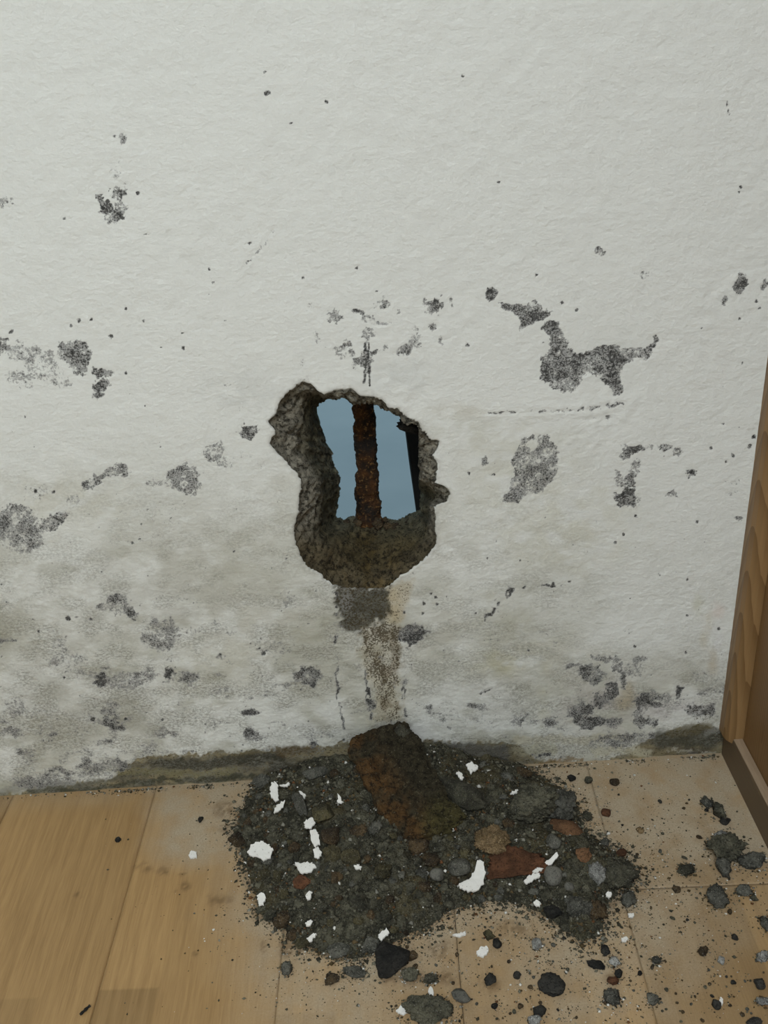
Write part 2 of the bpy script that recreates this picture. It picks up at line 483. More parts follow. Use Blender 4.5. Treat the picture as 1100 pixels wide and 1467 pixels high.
def paint_wall(px, py):
    n = px.shape[0]
    fine = fbm(px / 7, py / 7, 21, 3) - .5
    fine2 = fbm(px / 7 + 90, py / 7 + 40, 22, 3) - .5
    fine = fine + .9 * (fbm(px / 3.6, py / 3.6, 26, 2) - .5)
    fine2 = fine2 + .9 * (fbm(px / 3.6 + 33, py / 3.6, 27, 2) - .5)
    med = fbm(px / 26, py / 26, 23, 3) - .5
    med2 = fbm(px / 26 + 50, py / 26 + 50, 24, 3) - .5
    big = fbm(px / 150, py / 110, 25, 4)
    base = 1140 - .0605 * px
    hb = base - py
    C = np.tile(WALL, (n, 1))
    mold = np.zeros(n)
    brown = np.zeros(n)
    mort = np.zeros(n)
    film = np.zeros(n)

    def blend(a, c):
        C[:] = C * (1 - a[:, None]) + np.array(c) * a[:, None]

    # general soiling that rises from the floor
    rise = sst(560, 1000, py) * (1 - .70 * sst(740, 900, px) * sst(1010, 900, py)) * (1 - .25 * sst(500, 700, px) * sst(1080, 900, py))
    cloud = sst(.34, .72, fbm(px / 90, py / 60, 31, 5))
    blend(np.clip(rise * (.14 + .66 * cloud), 0, 1), (.400, .392, .315))
    cloud2 = sst(.5, .8, fbm(px / 45, py / 24, 33, 5))
    blend(np.clip(rise * cloud2 * .60, 0, 1), (.31, .30, .225))
    mold += rise * sst(.50, .75, fbm(px / 40, py / 22, 35, 5)) * .50
    mold += sst(860, 1060, py) * sst(.45, .7, fbm(px / 30, py / 14, 36, 4)) * .46 * (1 - sst(500, 700, px) * .4)
    brown += rise * sst(.56, .78, fbm(px / 35, py / 25, 37, 4)) * .18
    for (x, y, rx, ry, a, c, al) in tints:
        s = np.abs(px - x) < rx * 1.7
        s &= np.abs(py - y) < ry * 1.7 + rx * abs(math.sin(math.radians(a)))
        if not s.any(): continue
        dx = px[s] - x + med[s] * rx * .8
        dy = py[s] - y + med2[s] * ry * .8
        k, q = math.cos(math.radians(a)), math.sin(math.radians(a))
        r = np.hypot((dx * k + dy * q) / rx, (-dx * q + dy * k) / ry)
        aa = al * sst(1.3, .2, r) * sst(.25, .62, fbm(px[s] / 22, py[s] / 16, 41, 4))
        C[s] = C[s] * (1 - aa[:, None]) + np.array(c) * aa[:, None]
    # mould
    for (x, y, rx, ry, a, d) in ells:
        m = max(rx, ry) * 1.8 + 3
        s = (np.abs(px - x) < m) & (np.abs(py - y) < m)
        if not s.any(): continue
        wa = min(11, 1.25 * min(rx, ry))
        dx = px[s] - x + fine[s] * wa + med[s] * wa
        dy = py[s] - y + fine2[s] * wa + med2[s] * wa
        k, q = math.cos(math.radians(a)), math.sin(math.radians(a))
        r = np.hypot((dx * k + dy * q) / rx, (-dx * q + dy * k) / ry)
        mold[s] = np.maximum(mold[s], min(1.0, d * 1.22 + .02) * sst(1.4, .75, r))
    for poly, d in polys:
        P = np.array(poly)
        s = (px > P[:, 0].min() - 12) & (px < P[:, 0].max() + 12) & (py > P[:, 1].min() - 12) & (py < P[:, 1].max() + 12)
        sd = poly_sd(px[s] + fine[s] * 7 + med[s] * 6, py[s] + fine2[s] * 7 + med2[s] * 6, poly)
        mold[s] = np.maximum(mold[s], d * sst(3.0, -2.0, sd))
        film[s] = np.maximum(film[s], sst(2.0, -1.5, sd))
    hole = np.hypot(px - 763 + fine * 3, (py - 637 + fine2 * 3) * .8)
    mold *= sst(4.5, 8, hole)
    for pts, wd, d in lines:
        P = np.array(pts)
        s = (px > P[:, 0].min() - 16) & (px < P[:, 0].max() + 16) & (py > P[:, 1].min() - 16) & (py < P[:, 1].max() + 16)
        ld_ = line_d(px[s] + fine[s] * min(6, wd * 2.5), py[s] + fine2[s] * min(6, wd * 2.5), pts)
        mold[s] = np.maximum(mold[s], 1.6 * d * sst(wd + 1.8, wd * .5, ld_) * sst(.28, .62, fbm(px[s] / 6, py[s] / 9, 29, 2)))
    mold *= np.clip(.50 + 1.05 * fbm(px / 11, py / 11, 28, 3), 0, 1.25)
    for (x, y, r) in dots:
        s = (np.abs(px - x) < 12) & (np.abs(py - y) < 12)
        if not s.any(): continue
        dd = np.hypot(px[s] - x + fine[s] * r * .8, py[s] - y + fine2[s] * r * .8)
        mold[s] = np.maximum(mold[s], 1.1 * sst(r + .8, r * .35, dd))
    # small scattered spots
    rr = np.random.default_rng(5)
    for _ in range(420):
        x, y = rr.uniform(0, 1060), 1100 - abs(rr.normal(0, 260))
        if y < 380: continue
        r = rr.uniform(.9, 2.4)
        s = (np.abs(px - x) < 6) & (np.abs(py - y) < 6)
        if s.any():
            dd = np.hypot(px[s] - x, py[s] - y)
            mold[s] = np.maximum(mold[s], rr.uniform(.5, 1) * sst(r + .8, r * .3, dd))
    # grime run below the hole
    run = [(478, 838), (556, 838), (558, 880), (546, 893), (532, 893), (521, 904), (500, 908), (488, 896), (481, 868)]
    sd = poly_sd(px + fine * 12 + med * 10, py + fine2 * 12 + med2 * 10, run)
    a = sst(4, -3, sd)
    light = sst(14, 4, np.hypot((px - 497) * 1.1, (py - 862) * .55) + fine * 10)
    blend(a * .95, (.062, .060, .043))
    blend(a * light * .65, (.26, .26, .25))
    brown = np.maximum(brown, a * .68)
    mort = np.maximum(mort, a)
    cone = [(513, 900), (560, 885), (574, 905), (574, 940), (570, 985), (576, 1036), (532, 1036), (538, 990), (519, 950)]
    sd = poly_sd(px + fine * 12 + med * 14, py + fine2 * 12, cone)
    a = sst(7, -6, sd)
    blend(a * .45, (.42, .36, .23))
    brown = np.maximum(brown, a * (.72 - .12 * sst(960, 1020, py)) * np.clip(.45 + 1.1 * fbm(px / 10, py / 16, 52, 3), 0, 1.3))
    blend(a * .5 * sst(.5, .65, fbm(px / 12, py / 16, 51, 3)), (.13, .09, .04))
    blend(.7 * sst(26, 8, np.hypot((px - 590) * .9, (py - 908) * 1.5) + fine * 18), (.17, .17, .17))
    side = [(556, 842), (592, 828), (588, 846), (576, 890), (558, 890)]
    a = sst(5, -4, poly_sd(px + fine * 8, py + fine2 * 8, side))
    blend(a * .5, (.42, .34, .20))
    brown = np.maximum(brown, a * .55)
    # bare mortar along the skirting line
    top = np.interp(px, [-400, 0, 100, 165, 200, 300, 420, 480, 520, 610, 740, 770, 840, 880, 935, 980, 1005, 1030, 1060],
                    [1150, 1136, 1124, 1112, 1088, 1078, 1072, 1067, 1064, 1062, 1066, 1090, 1092, 1086, 1054, 1044, 1036, 1040, 1040])
    a = sst(-2.0, 2.0, py - top + fine * 9 + med * 9)
    olive = fbm(px / 40, py / 9, 61, 4)
    bc = np.array([.150, .118, .050]) + (olive - .5)[:, None] * np.array([.34, .27, .12]) + (fbm(px / 6, py / 5, 62, 3) - .5)[:, None] * np.array([.16, .14, .09])
    C[:] = C * (1 - .9 * a[:, None]) + np.clip(bc, .02, 1) * .9 * a[:, None]
    mort = np.maximum(mort, a * (1 - .8 * sst(735, 770, px) * sst(945, 915, px)) * sst(120, 190, px))

    def strip(pts, wd, c, al):
        d_ = line_d(px + med * 16, py + med2 * 12 + fine2 * 5, pts)
        blend(al * sst(wd * 1.25, wd * .5, d_ + fine * 4), c)

    strip([(225, 1097), (300, 1094), (400, 1087)], 9, (.040, .038, .025), .95)
    strip([(390, 1100), (470, 1096)], 8, (.045, .040, .025), .9)
    strip([(60, 1126), (150, 1116), (240, 1108)], 4, (.10, .10, .075), .6)
    strip([(0, 1133), (60, 1128)], 6, (.25, .25, .22), .6)
    strip([(170, 1105), (250, 1110), (330, 1108)], 6, (.22, .20, .10), .7)
    strip([(400, 1078), (445, 1075)], 8, (.10, .065, .025), .8)
    strip([(450, 1085), (475, 1082)], 9, (.26, .22, .12), .6)
    strip([(600, 1075), (670, 1078), (725, 1080)], 10, (.10, .10, .09), .85)
    strip([(745, 1074), (790, 1072)], 9, (.42, .40, .28), .6)
    strip([(775, 1090), (830, 1086)], 4, (.22, .14, .05), .8)
    strip([(740, 1060), (900, 1058)], 6, (.44, .40, .27), .5)
    strip([(850, 1076), (930, 1078)], 6, (.46, .44, .33), .7)
    strip([(945, 1060), (1025, 1058)], 14, (.055, .055, .040), .92)
    strip([(960, 1052), (1010, 1042)], 7, (.12, .095, .038), .7)
    strip([(1012, 1050), (1028, 1046)], 5, (.34, .34, .31), .6)
    strip([(955, 1078), (1028, 1077)], 1.6, (.5, .48, .4), .6)
    strip([(40, 1134), (200, 1123), (420, 1112)], 4.5, (.050, .052, .032), .9)
    brown = np.maximum(brown, .45 * sst(1045, 1075, py) * sst(700, 760, px) * (1 - sst(980, 1010, px)))
    brown = np.maximum(brown, .55 * sst(20, 8, np.hypot((px - 1005) * .7, py - 1025)))
    brown = np.maximum(brown, .50 * a)
    # greyed rim of the hole
    ring = np.hypot(px - HCX, py - HCY) - rad_at(px, py, Ro)
    blend(.35 * sst(9, 0, ring + fine * 8), (.36, .35, .31))
    # grey film where the mould is dense
    mold *= 1 - .6 * a
    grain = rise * (.12 + 1.0 * sst(.36, .66, fbm(px / 34, py / 18, 38, 4)))
    return C, np.clip(mold, 0, 1.1), brown, mort, rise, grain


DX = .0018
xs = np.arange(-.70, .4385, DX)
zs = np.arange(-.004, 1.0, DX)
NX, NZ = len(xs), len(zs)
GX, GZ = np.meshgrid(xs, zs)
V = np.stack([GX.ravel(), np.zeros(NX * NZ), GZ.ravel()], 1)
PX, PY = proj(V)
C, mold, brown, mort, rise, grain = paint_wall(PX, PY)
# plaster relief
rel = 1.5 * (fbm(V[:, 0] * 16, V[:, 2] * 16, 71, 3) - .5) + 1.0 * (fbm(V[:, 0] * 70, V[:, 2] * 80, 72, 3) - .5)
rip = (fbm(V[:, 0] * 150, V[:, 2] * 230, 73, 3) - .5)
rel += rip * (.30 + .70 * rise)
lump = sst(.55, .75, fbm(V[:, 0] * 8 + 3, V[:, 2] * 8, 74, 3)) * (V[:, 0] > 0)
rel += lump * 1.4 * (fbm(V[:, 0] * 110, V[:, 2] * 110, 75, 2) - .5)
crack = line_d(PX + 6 * (fbm(PX / 12, PY / 12, 76, 2) - .5), PY, [(230, 412), (270, 402), (300, 393), (340, 393), (360, 370), (380, 345), (397, 320)])
rel += -.35 * sst(3, 0, crack) + .2 * sst(12, 3, crack)
crack2 = line_d(PX, PY + 8 * (fbm(PX / 14, PY / 14, 77, 2) - .5), [(690, 592), (830, 587), (900, 577)])
rel += .3 * sst(9, 2, np.abs(crack2 - 5)) - .4 * sst(3, 0, crack2)
rel -= mort * (1.4 + 3.0 * (fbm(V[:, 0] * 120, V[:, 2] * 120, 78, 3) - .5))
rel -= np.clip(mold, 0, 1) * .35
fade = sst(-.70, -.66, V[:, 0]) * sst(1.0, .96, V[:, 2])
V[:, 1] = -rel * .001 * fade
# cut the hole
rr_ = np.hypot(PX - HCX, PY - HCY)
ro = rad_at(PX, PY, Ro)
inside = rr_ < ro
idx = np.arange(NX * NZ).reshape(NZ, NX)
Q = np.stack([idx[:-1, :-1], idx[:-1, 1:], idx[1:, 1:], idx[1:, :-1]], -1).reshape(-1, 4)
Q = Q[~inside[Q].all(1)]
used = np.zeros(NX * NZ, bool)
used[Q.ravel()] = True
snap = used & inside
sx = HCX + (PX[snap] - HCX) * ro[snap] / np.maximum(rr_[snap], 1)
sy = HCY + (PY[snap] - HCY) * ro[snap] / np.maximum(rr_[snap], 1)
S = unproj(sx, sy, 1, 0.0)
V[snap, 0], V[snap, 2], V[snap, 1] = S[:, 0], S[:, 2], .0015
remap = np.cumsum(used) - 1
Vw = V[used]
Qw = remap[Q]
Cw = np.concatenate([C[used], mold[used, None]], 1)
Mw = np.stack([brown[used], mort[used], grain[used], np.ones(used.sum())], 1)
x0, x1, z0, z1 = xs[0], xs[-1], zs[0], zs[-1]
ext = np.array([(-1.9, 0, z0), (x0, 0, z0), (x0, 0, z1), (-1.9, 0, z1), (-1.9, 0, 2.42), (x0, 0, 2.42), (x1, 0, z1), (x1, 0, 2.42), (.47, 0, z0), (.47, 0, z1), (.47, 0, 2.42), (x1, 0, z0)])
b0 = len(Vw)
extq = np.array([(0, 1, 2, 3), (3, 2, 5, 4), (2, 6, 7, 5), (11, 8, 9, 6), (6, 9, 10, 7)]) + b0
# outer skin at the back, as a ring from the opening to the border
d1w = lambda a: a


def wl(a):                                  # 1 where the broken masonry slopes (left, bottom), 0 where it is cut square (top, right)
    c, s = np.cos(a), np.sin(a)
    bottom = sst(.10, .45, s)
    left = sst(.15, .55, -c) * sst(-.93, -.70, s)
    return np.maximum(bottom, left)


W = wl(ang)
rings, depths = [], []
for (off, dep) in ((4.0, .006), (0.0, .0010), (-1.2, .006)):
    rings.append(np.stack([HCX + ca * (Ro + off), HCY + sa * (Ro + off)], 1))
    depths.append(np.full(NA, dep))
NS = 40
start = Ro - 1.2
for k in range(1, NS + 1):
    s = k / NS
    r = start + (Ri - start) * s
    leftness = sst(.1, .6, -ca)
    dl = np.interp(s, [0, .08, .42, .58, 1], [.006, .011, .026, .045, T])
    db = np.interp(s, [0, .10, .5, 1], [.006, .014, .055, T * .95])
    dt = np.interp(s, [0, .15, .8, 1], [.005, .006, .014, .030])
    dsl = dl * leftness + db * (1 - leftness)
    rings.append(np.stack([HCX + ca * r, HCY + sa * r], 1))
    depths.append(dsl * W + dt * (1 - W))
P3 = []
for rg, dp in zip(rings, depths):
    p = np.empty((NA, 3))
    d = np.stack([(rg[:, 0] - CX) / F, (rg[:, 1] - CY) / F, np.ones(NA)], -1) @ RC.T
    t = (dp - CAM[1]) / d[:, 1]
    P3.append(CAM + d * t[:, None])
last = P3[-1].copy()
for k in range(1, 8):
    p = last.copy()
    u = k / 7
    p[:, 1] = last[:, 1] * (1 - u) + T * u
    p[:, 2] += .012 * u * (1 - W) * (-sa)
    p[:, 0] += .012 * u * (1 - W) * ca
    P3.append(p)
R3 = np.array(P3)
NR = len(R3)
flat = R3.reshape(-1, 3)
amp = np.full((NR, NA), 1.0)
amp[:2] = 0
amp[2] = .3
amp[3:6] *= np.array([.4, .6, .8])[:, None]
amp = amp.ravel()
disp = .013 * (fbm3(flat * 65, 81, 3) - .5) + .0085 * (fbm3(flat * 190, 82, 3) - .5)
flat = flat + np.stack([disp * .6 * np.tile(ca, NR) * -1, disp * -1.0, disp * .6 * np.tile(sa, NR)], 1) * amp[:, None]
flat[:, 1] = np.maximum(flat[:, 1], .001)
ii = np.arange(NR * NA).reshape(NR, NA)
Qr = np.stack([ii[:-1], np.roll(ii[:-1], -1, 1), np.roll(ii[1:], -1, 1), ii[1:]], -1).reshape(-1, 4)[:, ::-1]
# colour zones of the broken masonry
rp, rq = proj(flat)
zn = fbm(rp / 9, rq / 9, 91, 4)
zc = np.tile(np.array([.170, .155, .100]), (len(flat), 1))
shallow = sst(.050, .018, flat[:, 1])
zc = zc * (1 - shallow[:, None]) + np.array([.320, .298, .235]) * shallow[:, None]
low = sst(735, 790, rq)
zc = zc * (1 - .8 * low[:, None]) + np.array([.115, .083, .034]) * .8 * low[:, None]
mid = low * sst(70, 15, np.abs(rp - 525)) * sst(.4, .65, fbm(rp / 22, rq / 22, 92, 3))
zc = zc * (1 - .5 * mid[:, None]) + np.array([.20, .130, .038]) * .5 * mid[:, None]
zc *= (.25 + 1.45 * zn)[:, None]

# --- wall material
k = NT('painted_wall', .82, .25)
at, mk = k.attr('paint'), k.attr('mask')
ms = k.sep(mk.outputs['Color'])
p = k.pos()
n1 = k.noise(p, 560, 4, .62)
n2 = k.noise(p, 620, 2, .5)
nf = k.noise(p, 300, 4, .68)
thr = k.math('MULTIPLY_ADD', at.outputs['Alpha'], -.42, .80)
m1 = k.ramp(n1, thr, k.math('ADD', thr, .12))
thrf = k.math('MULTIPLY_ADD', at.outputs['Alpha'], -.62, .77)
nd = k.noise(p, 300, 2, .5)
thrd = k.math('MULTIPLY_ADD', at.outputs['Alpha'], -.30, .83)
md = k.ramp(nd, thrd, k.math('ADD', thrd, .06))
mf = k.ramp(nf, thrf, k.math('ADD', thrf, .16))
thr2 = k.math('MULTIPLY_ADD', ms[0], -.46, .80)
n3 = k.noise(p, 420, 3, .6)
m2 = k.ramp(n3, thr2, k.math('ADD', thr2, .08))
gm = k.math('MULTIPLY', k.ramp(k.noise(k.pos(scale=(1, 1, 1.7)), 260, 5, .75), .60, .40), k.math('MULTIPLY_ADD', ms[2], .60, .03))
c = k.mix(gm, at.outputs['Color'], (.20, .195, .16))
c = k.mix(k.math('MULTIPLY', mf, .74), c, (.235, .235, .228))
c = k.mix(k.math('MULTIPLY', m1, .86), c, (.050, .050, .047))
c = k.mix(k.math('MULTIPLY', md, .9), c, (.040, .040, .038))
c = k.mix(k.math('MULTIPLY', m2, .85), c, (.06, .045, .022))
c = k.mix(k.math('MULTIPLY', k.math('MULTIPLY', k.ramp(n2, .58, .68), ms[1]), .25), c, (.28, .25, .16))
k.color(c)
g1 = k.noise(k.pos(scale=(1, 1, 1.35)), 130, 4, .6)
g2 = k.noise(p, 48, 3, .5)
hgt = k.math('ADD', k.math('MULTIPLY', g2, .9), k.math('MULTIPLY', g1, .7))
hgt = k.math('ADD', hgt, k.math('MULTIPLY', k.math('MULTIPLY', n1, ms[1]), 1.6))
hgt = k.math('SUBTRACT', hgt, k.math('MULTIPLY', m1, .25))
k.bump(hgt, .62, .0030)
M_wall = k.m

me = mesh('wall_back', np.concatenate([Vw, ext]), np.concatenate([Qw, extq]), smooth=True)
vcol(me, 'paint', np.concatenate([Cw, np.tile([*WALL, 0], (len(ext), 1))]))
vcol(me, 'mask', np.concatenate([Mw, np.tile([0, 0, 0, 1], (len(ext), 1))]))
wall_back = tag(obj('wall_back', me, M_wall), 'white plastered wall with black mould spots and a hole broken through', None, None, 'structure')

# --- masonry inside the hole
k = NT('broken_masonry', .95, .15)
at = k.attr('tone')
p = k.pos()
a = k.noise(p, 170, 6, .78)
b = k.noise(p, 420, 4, .7)
g = k.noise(p, 90, 3, .6)
c = k.mix(k.math('MULTIPLY', k.ramp(a, .53, .40), .85), at.outputs['Color'], (.014, .012, .008))
c = k.mix(k.math('MULTIPLY', k.ramp(b, .58, .70), .55), c, (.30, .27, .18))
k.color(c)
k.bump(k.math('ADD', k.math('ADD', a, k.math('MULTIPLY', b, .4)), g), 1.0, .006)
M_mas = k.m
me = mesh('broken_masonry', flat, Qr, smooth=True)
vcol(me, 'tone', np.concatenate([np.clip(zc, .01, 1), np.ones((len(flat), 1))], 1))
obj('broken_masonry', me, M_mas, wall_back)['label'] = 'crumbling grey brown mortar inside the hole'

# outer skin of the wall
M_render = mat_plain('outer_render', (.32, .31, .29), .9, 60)
lastring = flat.reshape(NR, NA, 3)[-1]
ob = []
for j in range(NA):
    cx_, cz_ = lastring[:, 0].mean(), lastring[:, 2].mean()
    dx, dz = lastring[j, 0] - cx_, lastring[j, 2] - cz_
    t = min([((1.1 if dx > 0 else -1.9) - cx_) / dx if abs(dx) > 1e-6 else 1e9, ((2.5 if dz > 0 else -.4) - cz_) / dz if abs(dz) > 1e-6 else 1e9])
    ob.append((cx_ + dx * t, T, cz_ + dz * t))
Vo = np.concatenate([lastring, np.array(ob)])
jj = np.arange(NA)
Qo = np.stack([jj, (jj + 1) % NA, NA + (jj + 1) % NA, NA + jj], 1)
obj('outer_render', mesh('outer_render', Vo, Qo), M_render, wall_back)

# --- the rest of the room
M_white = mat_plain('white_emulsion', (.72, .72, .69), .85, 40, .03, .2)
for nm, lo, hi in (('wall_left', (-1.95, -2.75, -.05), (-1.9, .13, 2.5)), ('wall_front', (-1.95, -2.8, -.05), (.60, -2.75, 2.5)),
                   ('ceiling', (-1.95, -2.8, 2.42), (.60, .13, 2.5))):
    tag(box(nm, lo, hi, M_white), None, None, None, 'structure')
wall_right = tag(box('wall_right', (XR + .014, -2.75, -.05), (.60, .13, 2.5), M_white), None, None, None, 'structure')


# --- pine
def mat_pine(name, y0, z0, warm):
    k = NT(name, .45, .35)
    sp = k.n('ShaderNodeSeparateXYZ')
    k.put(sp.inputs[0], k.n('ShaderNodeNewGeometry').outputs['Position'])
    nz = k.noise(k.pos(scale=(6, 6, 1.0)), 3.2, 3, .5)
    y = k.math('ADD', k.math('SUBTRACT', sp.outputs[1], y0), k.math('MULTIPLY', k.math('SUBTRACT', nz, .5), .016))
    z = k.math('SUBTRACT', sp.outputs[2], z0)
    r = k.math('SQRT', k.math('ADD', k.math('MULTIPLY', k.math('MULTIPLY', y, y), 1.0), k.math('MULTIPLY', k.math('MULTIPLY', z, z), .0060)))
    ring = k.math('FRACT', k.math('MULTIPLY', r, 215))
    ring = k.math('POWER', ring, 1.6)
    fine = k.noise(k.pos(scale=(26, 26, 1.0)), 8, 4, .6)
    f = k.math('ADD', k.math('MULTIPLY', ring, .62), k.math('MULTIPLY', fine, .38))
    c = k.mix(f, tuple(v for v in warm[0]), tuple(v for v in warm[1]))
    k.color(c)
    k.bump(f, .12, .001)
    return k.m


M_pine1 = mat_pine('pine_trim', -.017, .00, ((.275, .165, .070), (.120, .062, .021)))
M_pine2 = mat_pine('pine_board', -.085, .15, ((.225, .125, .048), (.130, .066, .021)))
prof = [(XR + .014, .004), (.4272, .004), (.4268, -.016), (.4290, -.024), (.4335, -.030), (.4390, -.0335), (XR + .014, -.035)]
tr = prism('trim_1', prof, .040, 2.42, M_pine1)
bm = bmesh.new()
bm.from_mesh(tr.data)
bmesh.ops.bevel(bm, geom=[e for e in bm.edges if all(v.co.z < .041 for v in e.verts)], offset=.003, segments=2, affect='EDGES')
bm.to_mesh(tr.data)
bm.free()
tag(tr, 'upright pine trim strip with rounded edge against the mouldy wall', None, None, 'structure')
yb = -.035
for i, wd in enumerate((.105, .12, .12, .12, .12, .12, .12, .12, .12)):
    box('board', (XR, yb - wd + .0012, .012), (XR + .0135, yb, 2.42), M_pine2, wall_right, .0012)
    yb -= wd
k = NT('brown_skirting', .42, .4)
n = k.noise(k.pos(scale=(40, 2, 40)), 6, 3, .6)
k.color(k.mix(n, (.090, .058, .031), (.130, .088, .050)))
k.bump(n, .08, .001)
M_skirt = k.m
BBY = -.0015
bb = [(XR - .0005, .0), (.4343, .0), (.4343, .046), (.4352, .0492), (.4375, .0508), (.4405, .0515), (XR - .0005, .0518)]
base = prism('baseboard_right', bb, -2.4, BBY, M_skirt, None, 'y')
tag(base, 'brown wooden skirting board with top edge coloured paler as lit from above, below the pine', None, None, 'structure')
k = NT('lit_edge', .5, .4)
n = k.noise(k.pos(scale=(40, 4, 40)), 8, 3, .6)
k.color(k.mix(n, (.22, .155, .095), (.30, .22, .145)))  # paler brown paints in the light from above on the skirting top
M_edge = k.m
cap = prism('rounded_edge', [(XR - .0007, .0512), (.4375, .0509), (.4352, .0496), (.4350, .0502), (.4372, .0518), (.4402, .0528), (XR - .0007, .0530)], -2.4, BBY - .0005, M_edge, base, 'y')
cap['label'] = 'rounded top edge, coloured paler as lit from above'

# ------------------------------------------------------------------ floor
M_under = mat_plain('underlay', (.05, .04, .03))
floor = tag(box('floor', (-1.95, -2.8, -.05), (.60, T, -.0085), M_under), 'wood-look laminate floor dusted with grit', None, None, 'structure')
HEAP = [(352, 1108), (372, 1120), (352, 1150), (335, 1195), (352, 1235), (362, 1275), (372, 1308), (400, 1322), (420, 1350), (455, 1362), (520, 1372), (560, 1350), (615, 1330), (640, 1305), (700, 1292),
        (760, 1296), (800, 1325), (835, 1348), (865, 1330), (872, 1290), (905, 1262), (905, 1235), (870, 1215), (835, 1190), (822, 1150), (805, 1130), (765, 1108), (735, 1082)]
HP = floor_at(*np.array(HEAP, float).T)[:, :2]
HP = np.concatenate([HP, [[HP[-1, 0], .25], [HP[0, 0], .25]]])


def heap_sd(x, y):
    wx = .012 * (fbm(x * 45, y * 45, 101, 3) - .5)
    wy = .012 * (fbm(x * 45 + 9, y * 45, 102, 3) - .5)
    return -poly_sd(x + wx, y + wy, HP)


def heap_h(x, y):
    x, y = np.atleast_1d(np.asarray(x, float)), np.atleast_1d(np.asarray(y, float))
    d = heap_sd(x, y)
    hgt = .030 * (1 - np.exp(-np.clip(d, 0, 1) / .05)) + .10 * np.clip(d, 0, .3)
    hgt *= .55 + .9 * fbm(x * 18, y * 18, 103, 3)
    hgt += .006 * sst(0, .015, d) * (fbm(x * 90, y * 90, 104, 2) - .3)
    return np.where(d > 0, np.maximum(hgt, 0), -.002)


def surf(px, py, up=0.0):
    """point on the heap or the floor seen at a pixel, raised by up"""
    z = 0.0
    for _ in range(8):
        q = floor_at(px, py, z + up)
        z = .5 * z + .5 * max(0.0, float(heap_h(q[0], min(q[1], -.001))[0]))
    q = floor_at(px, py, z + up)
    return q


def uv_of(X, Y):
    return X * math.cos(TH) - Y * math.sin(TH), X * math.sin(TH) + Y * math.cos(TH)


def xy_of(u, v):
    return u * math.cos(TH) + v * math.sin(TH), -u * math.sin(TH) + v * math.cos(TH)


k = NT('laminate', .42, .35)
at = k.attr('wood')
ws = k.sep(at.outputs['Color'])
gr = k.noise(k.pos(scale=(22, 1.1, 1)), 6, 4, .62, .4)
gf = k.noise(k.pos(scale=(150, 6, 1)), 5, 3, .6)
gg = k.math('ADD', k.math('MULTIPLY', gr, .65), k.math('MULTIPLY', gf, .35))
c = k.mix(k.ramp(gg, .30, .70), (.370, .235, .100), (.262, .158, .063))
sc = k.n('ShaderNodeVectorMath', operation='SCALE')
k.put(sc.inputs[0], c)
k.put(sc.inputs['Scale'], k.math('MULTIPLY_ADD', ws[0], .40, .79))
dn = k.noise(k.pos(), 500, 3, .6)
dm = k.noise(k.pos(), 28, 4, .6)
du = k.math('MULTIPLY', ws[1], k.math('ADD', k.ramp(dm, .15, .8), .35), clamp=True)
c = k.mix(du, sc.outputs[0], k.mix(k.ramp(dn, .35, .65), (.318, .255, .168), (.405, .332, .228)))
c = k.mix(k.math('MULTIPLY', ws[2], .85), c, (.12, .07, .03))
k.color(c)
k.put(k.b.inputs['Roughness'], k.math('MULTIPLY_ADD', ws[1], .45, .38))
k.bump(gf, .05, .0006)
M_lam = k.m
M_joint = mat_plain('joint_edge', (.10, .065, .035))
brown_spots = [(205, 1243, 11, 7), (234, 1248, 10, 7), (112, 1283, 7, 5), (325, 1160, 26, 14), (325, 1185, 16, 10), (262, 1254, 6, 5), (266, 1270, 7, 8), (250, 1275, 4, 4), (315, 1290, 20, 10),
               (278, 1365, 4, 5), (375, 1355, 8, 8), (375, 1315, 14, 6), (630, 1360, 20, 16), (640, 1400, 22, 14), (700, 1410, 22, 12), (880, 1300, 10, 14), (880, 1400, 14, 10),
               (950, 1420, 10, 8), (590, 1400, 24, 14), (420, 1360, 24, 18), (820, 1200, 20, 14), (740, 1330, 30, 12), (560, 1405, 14, 6)]


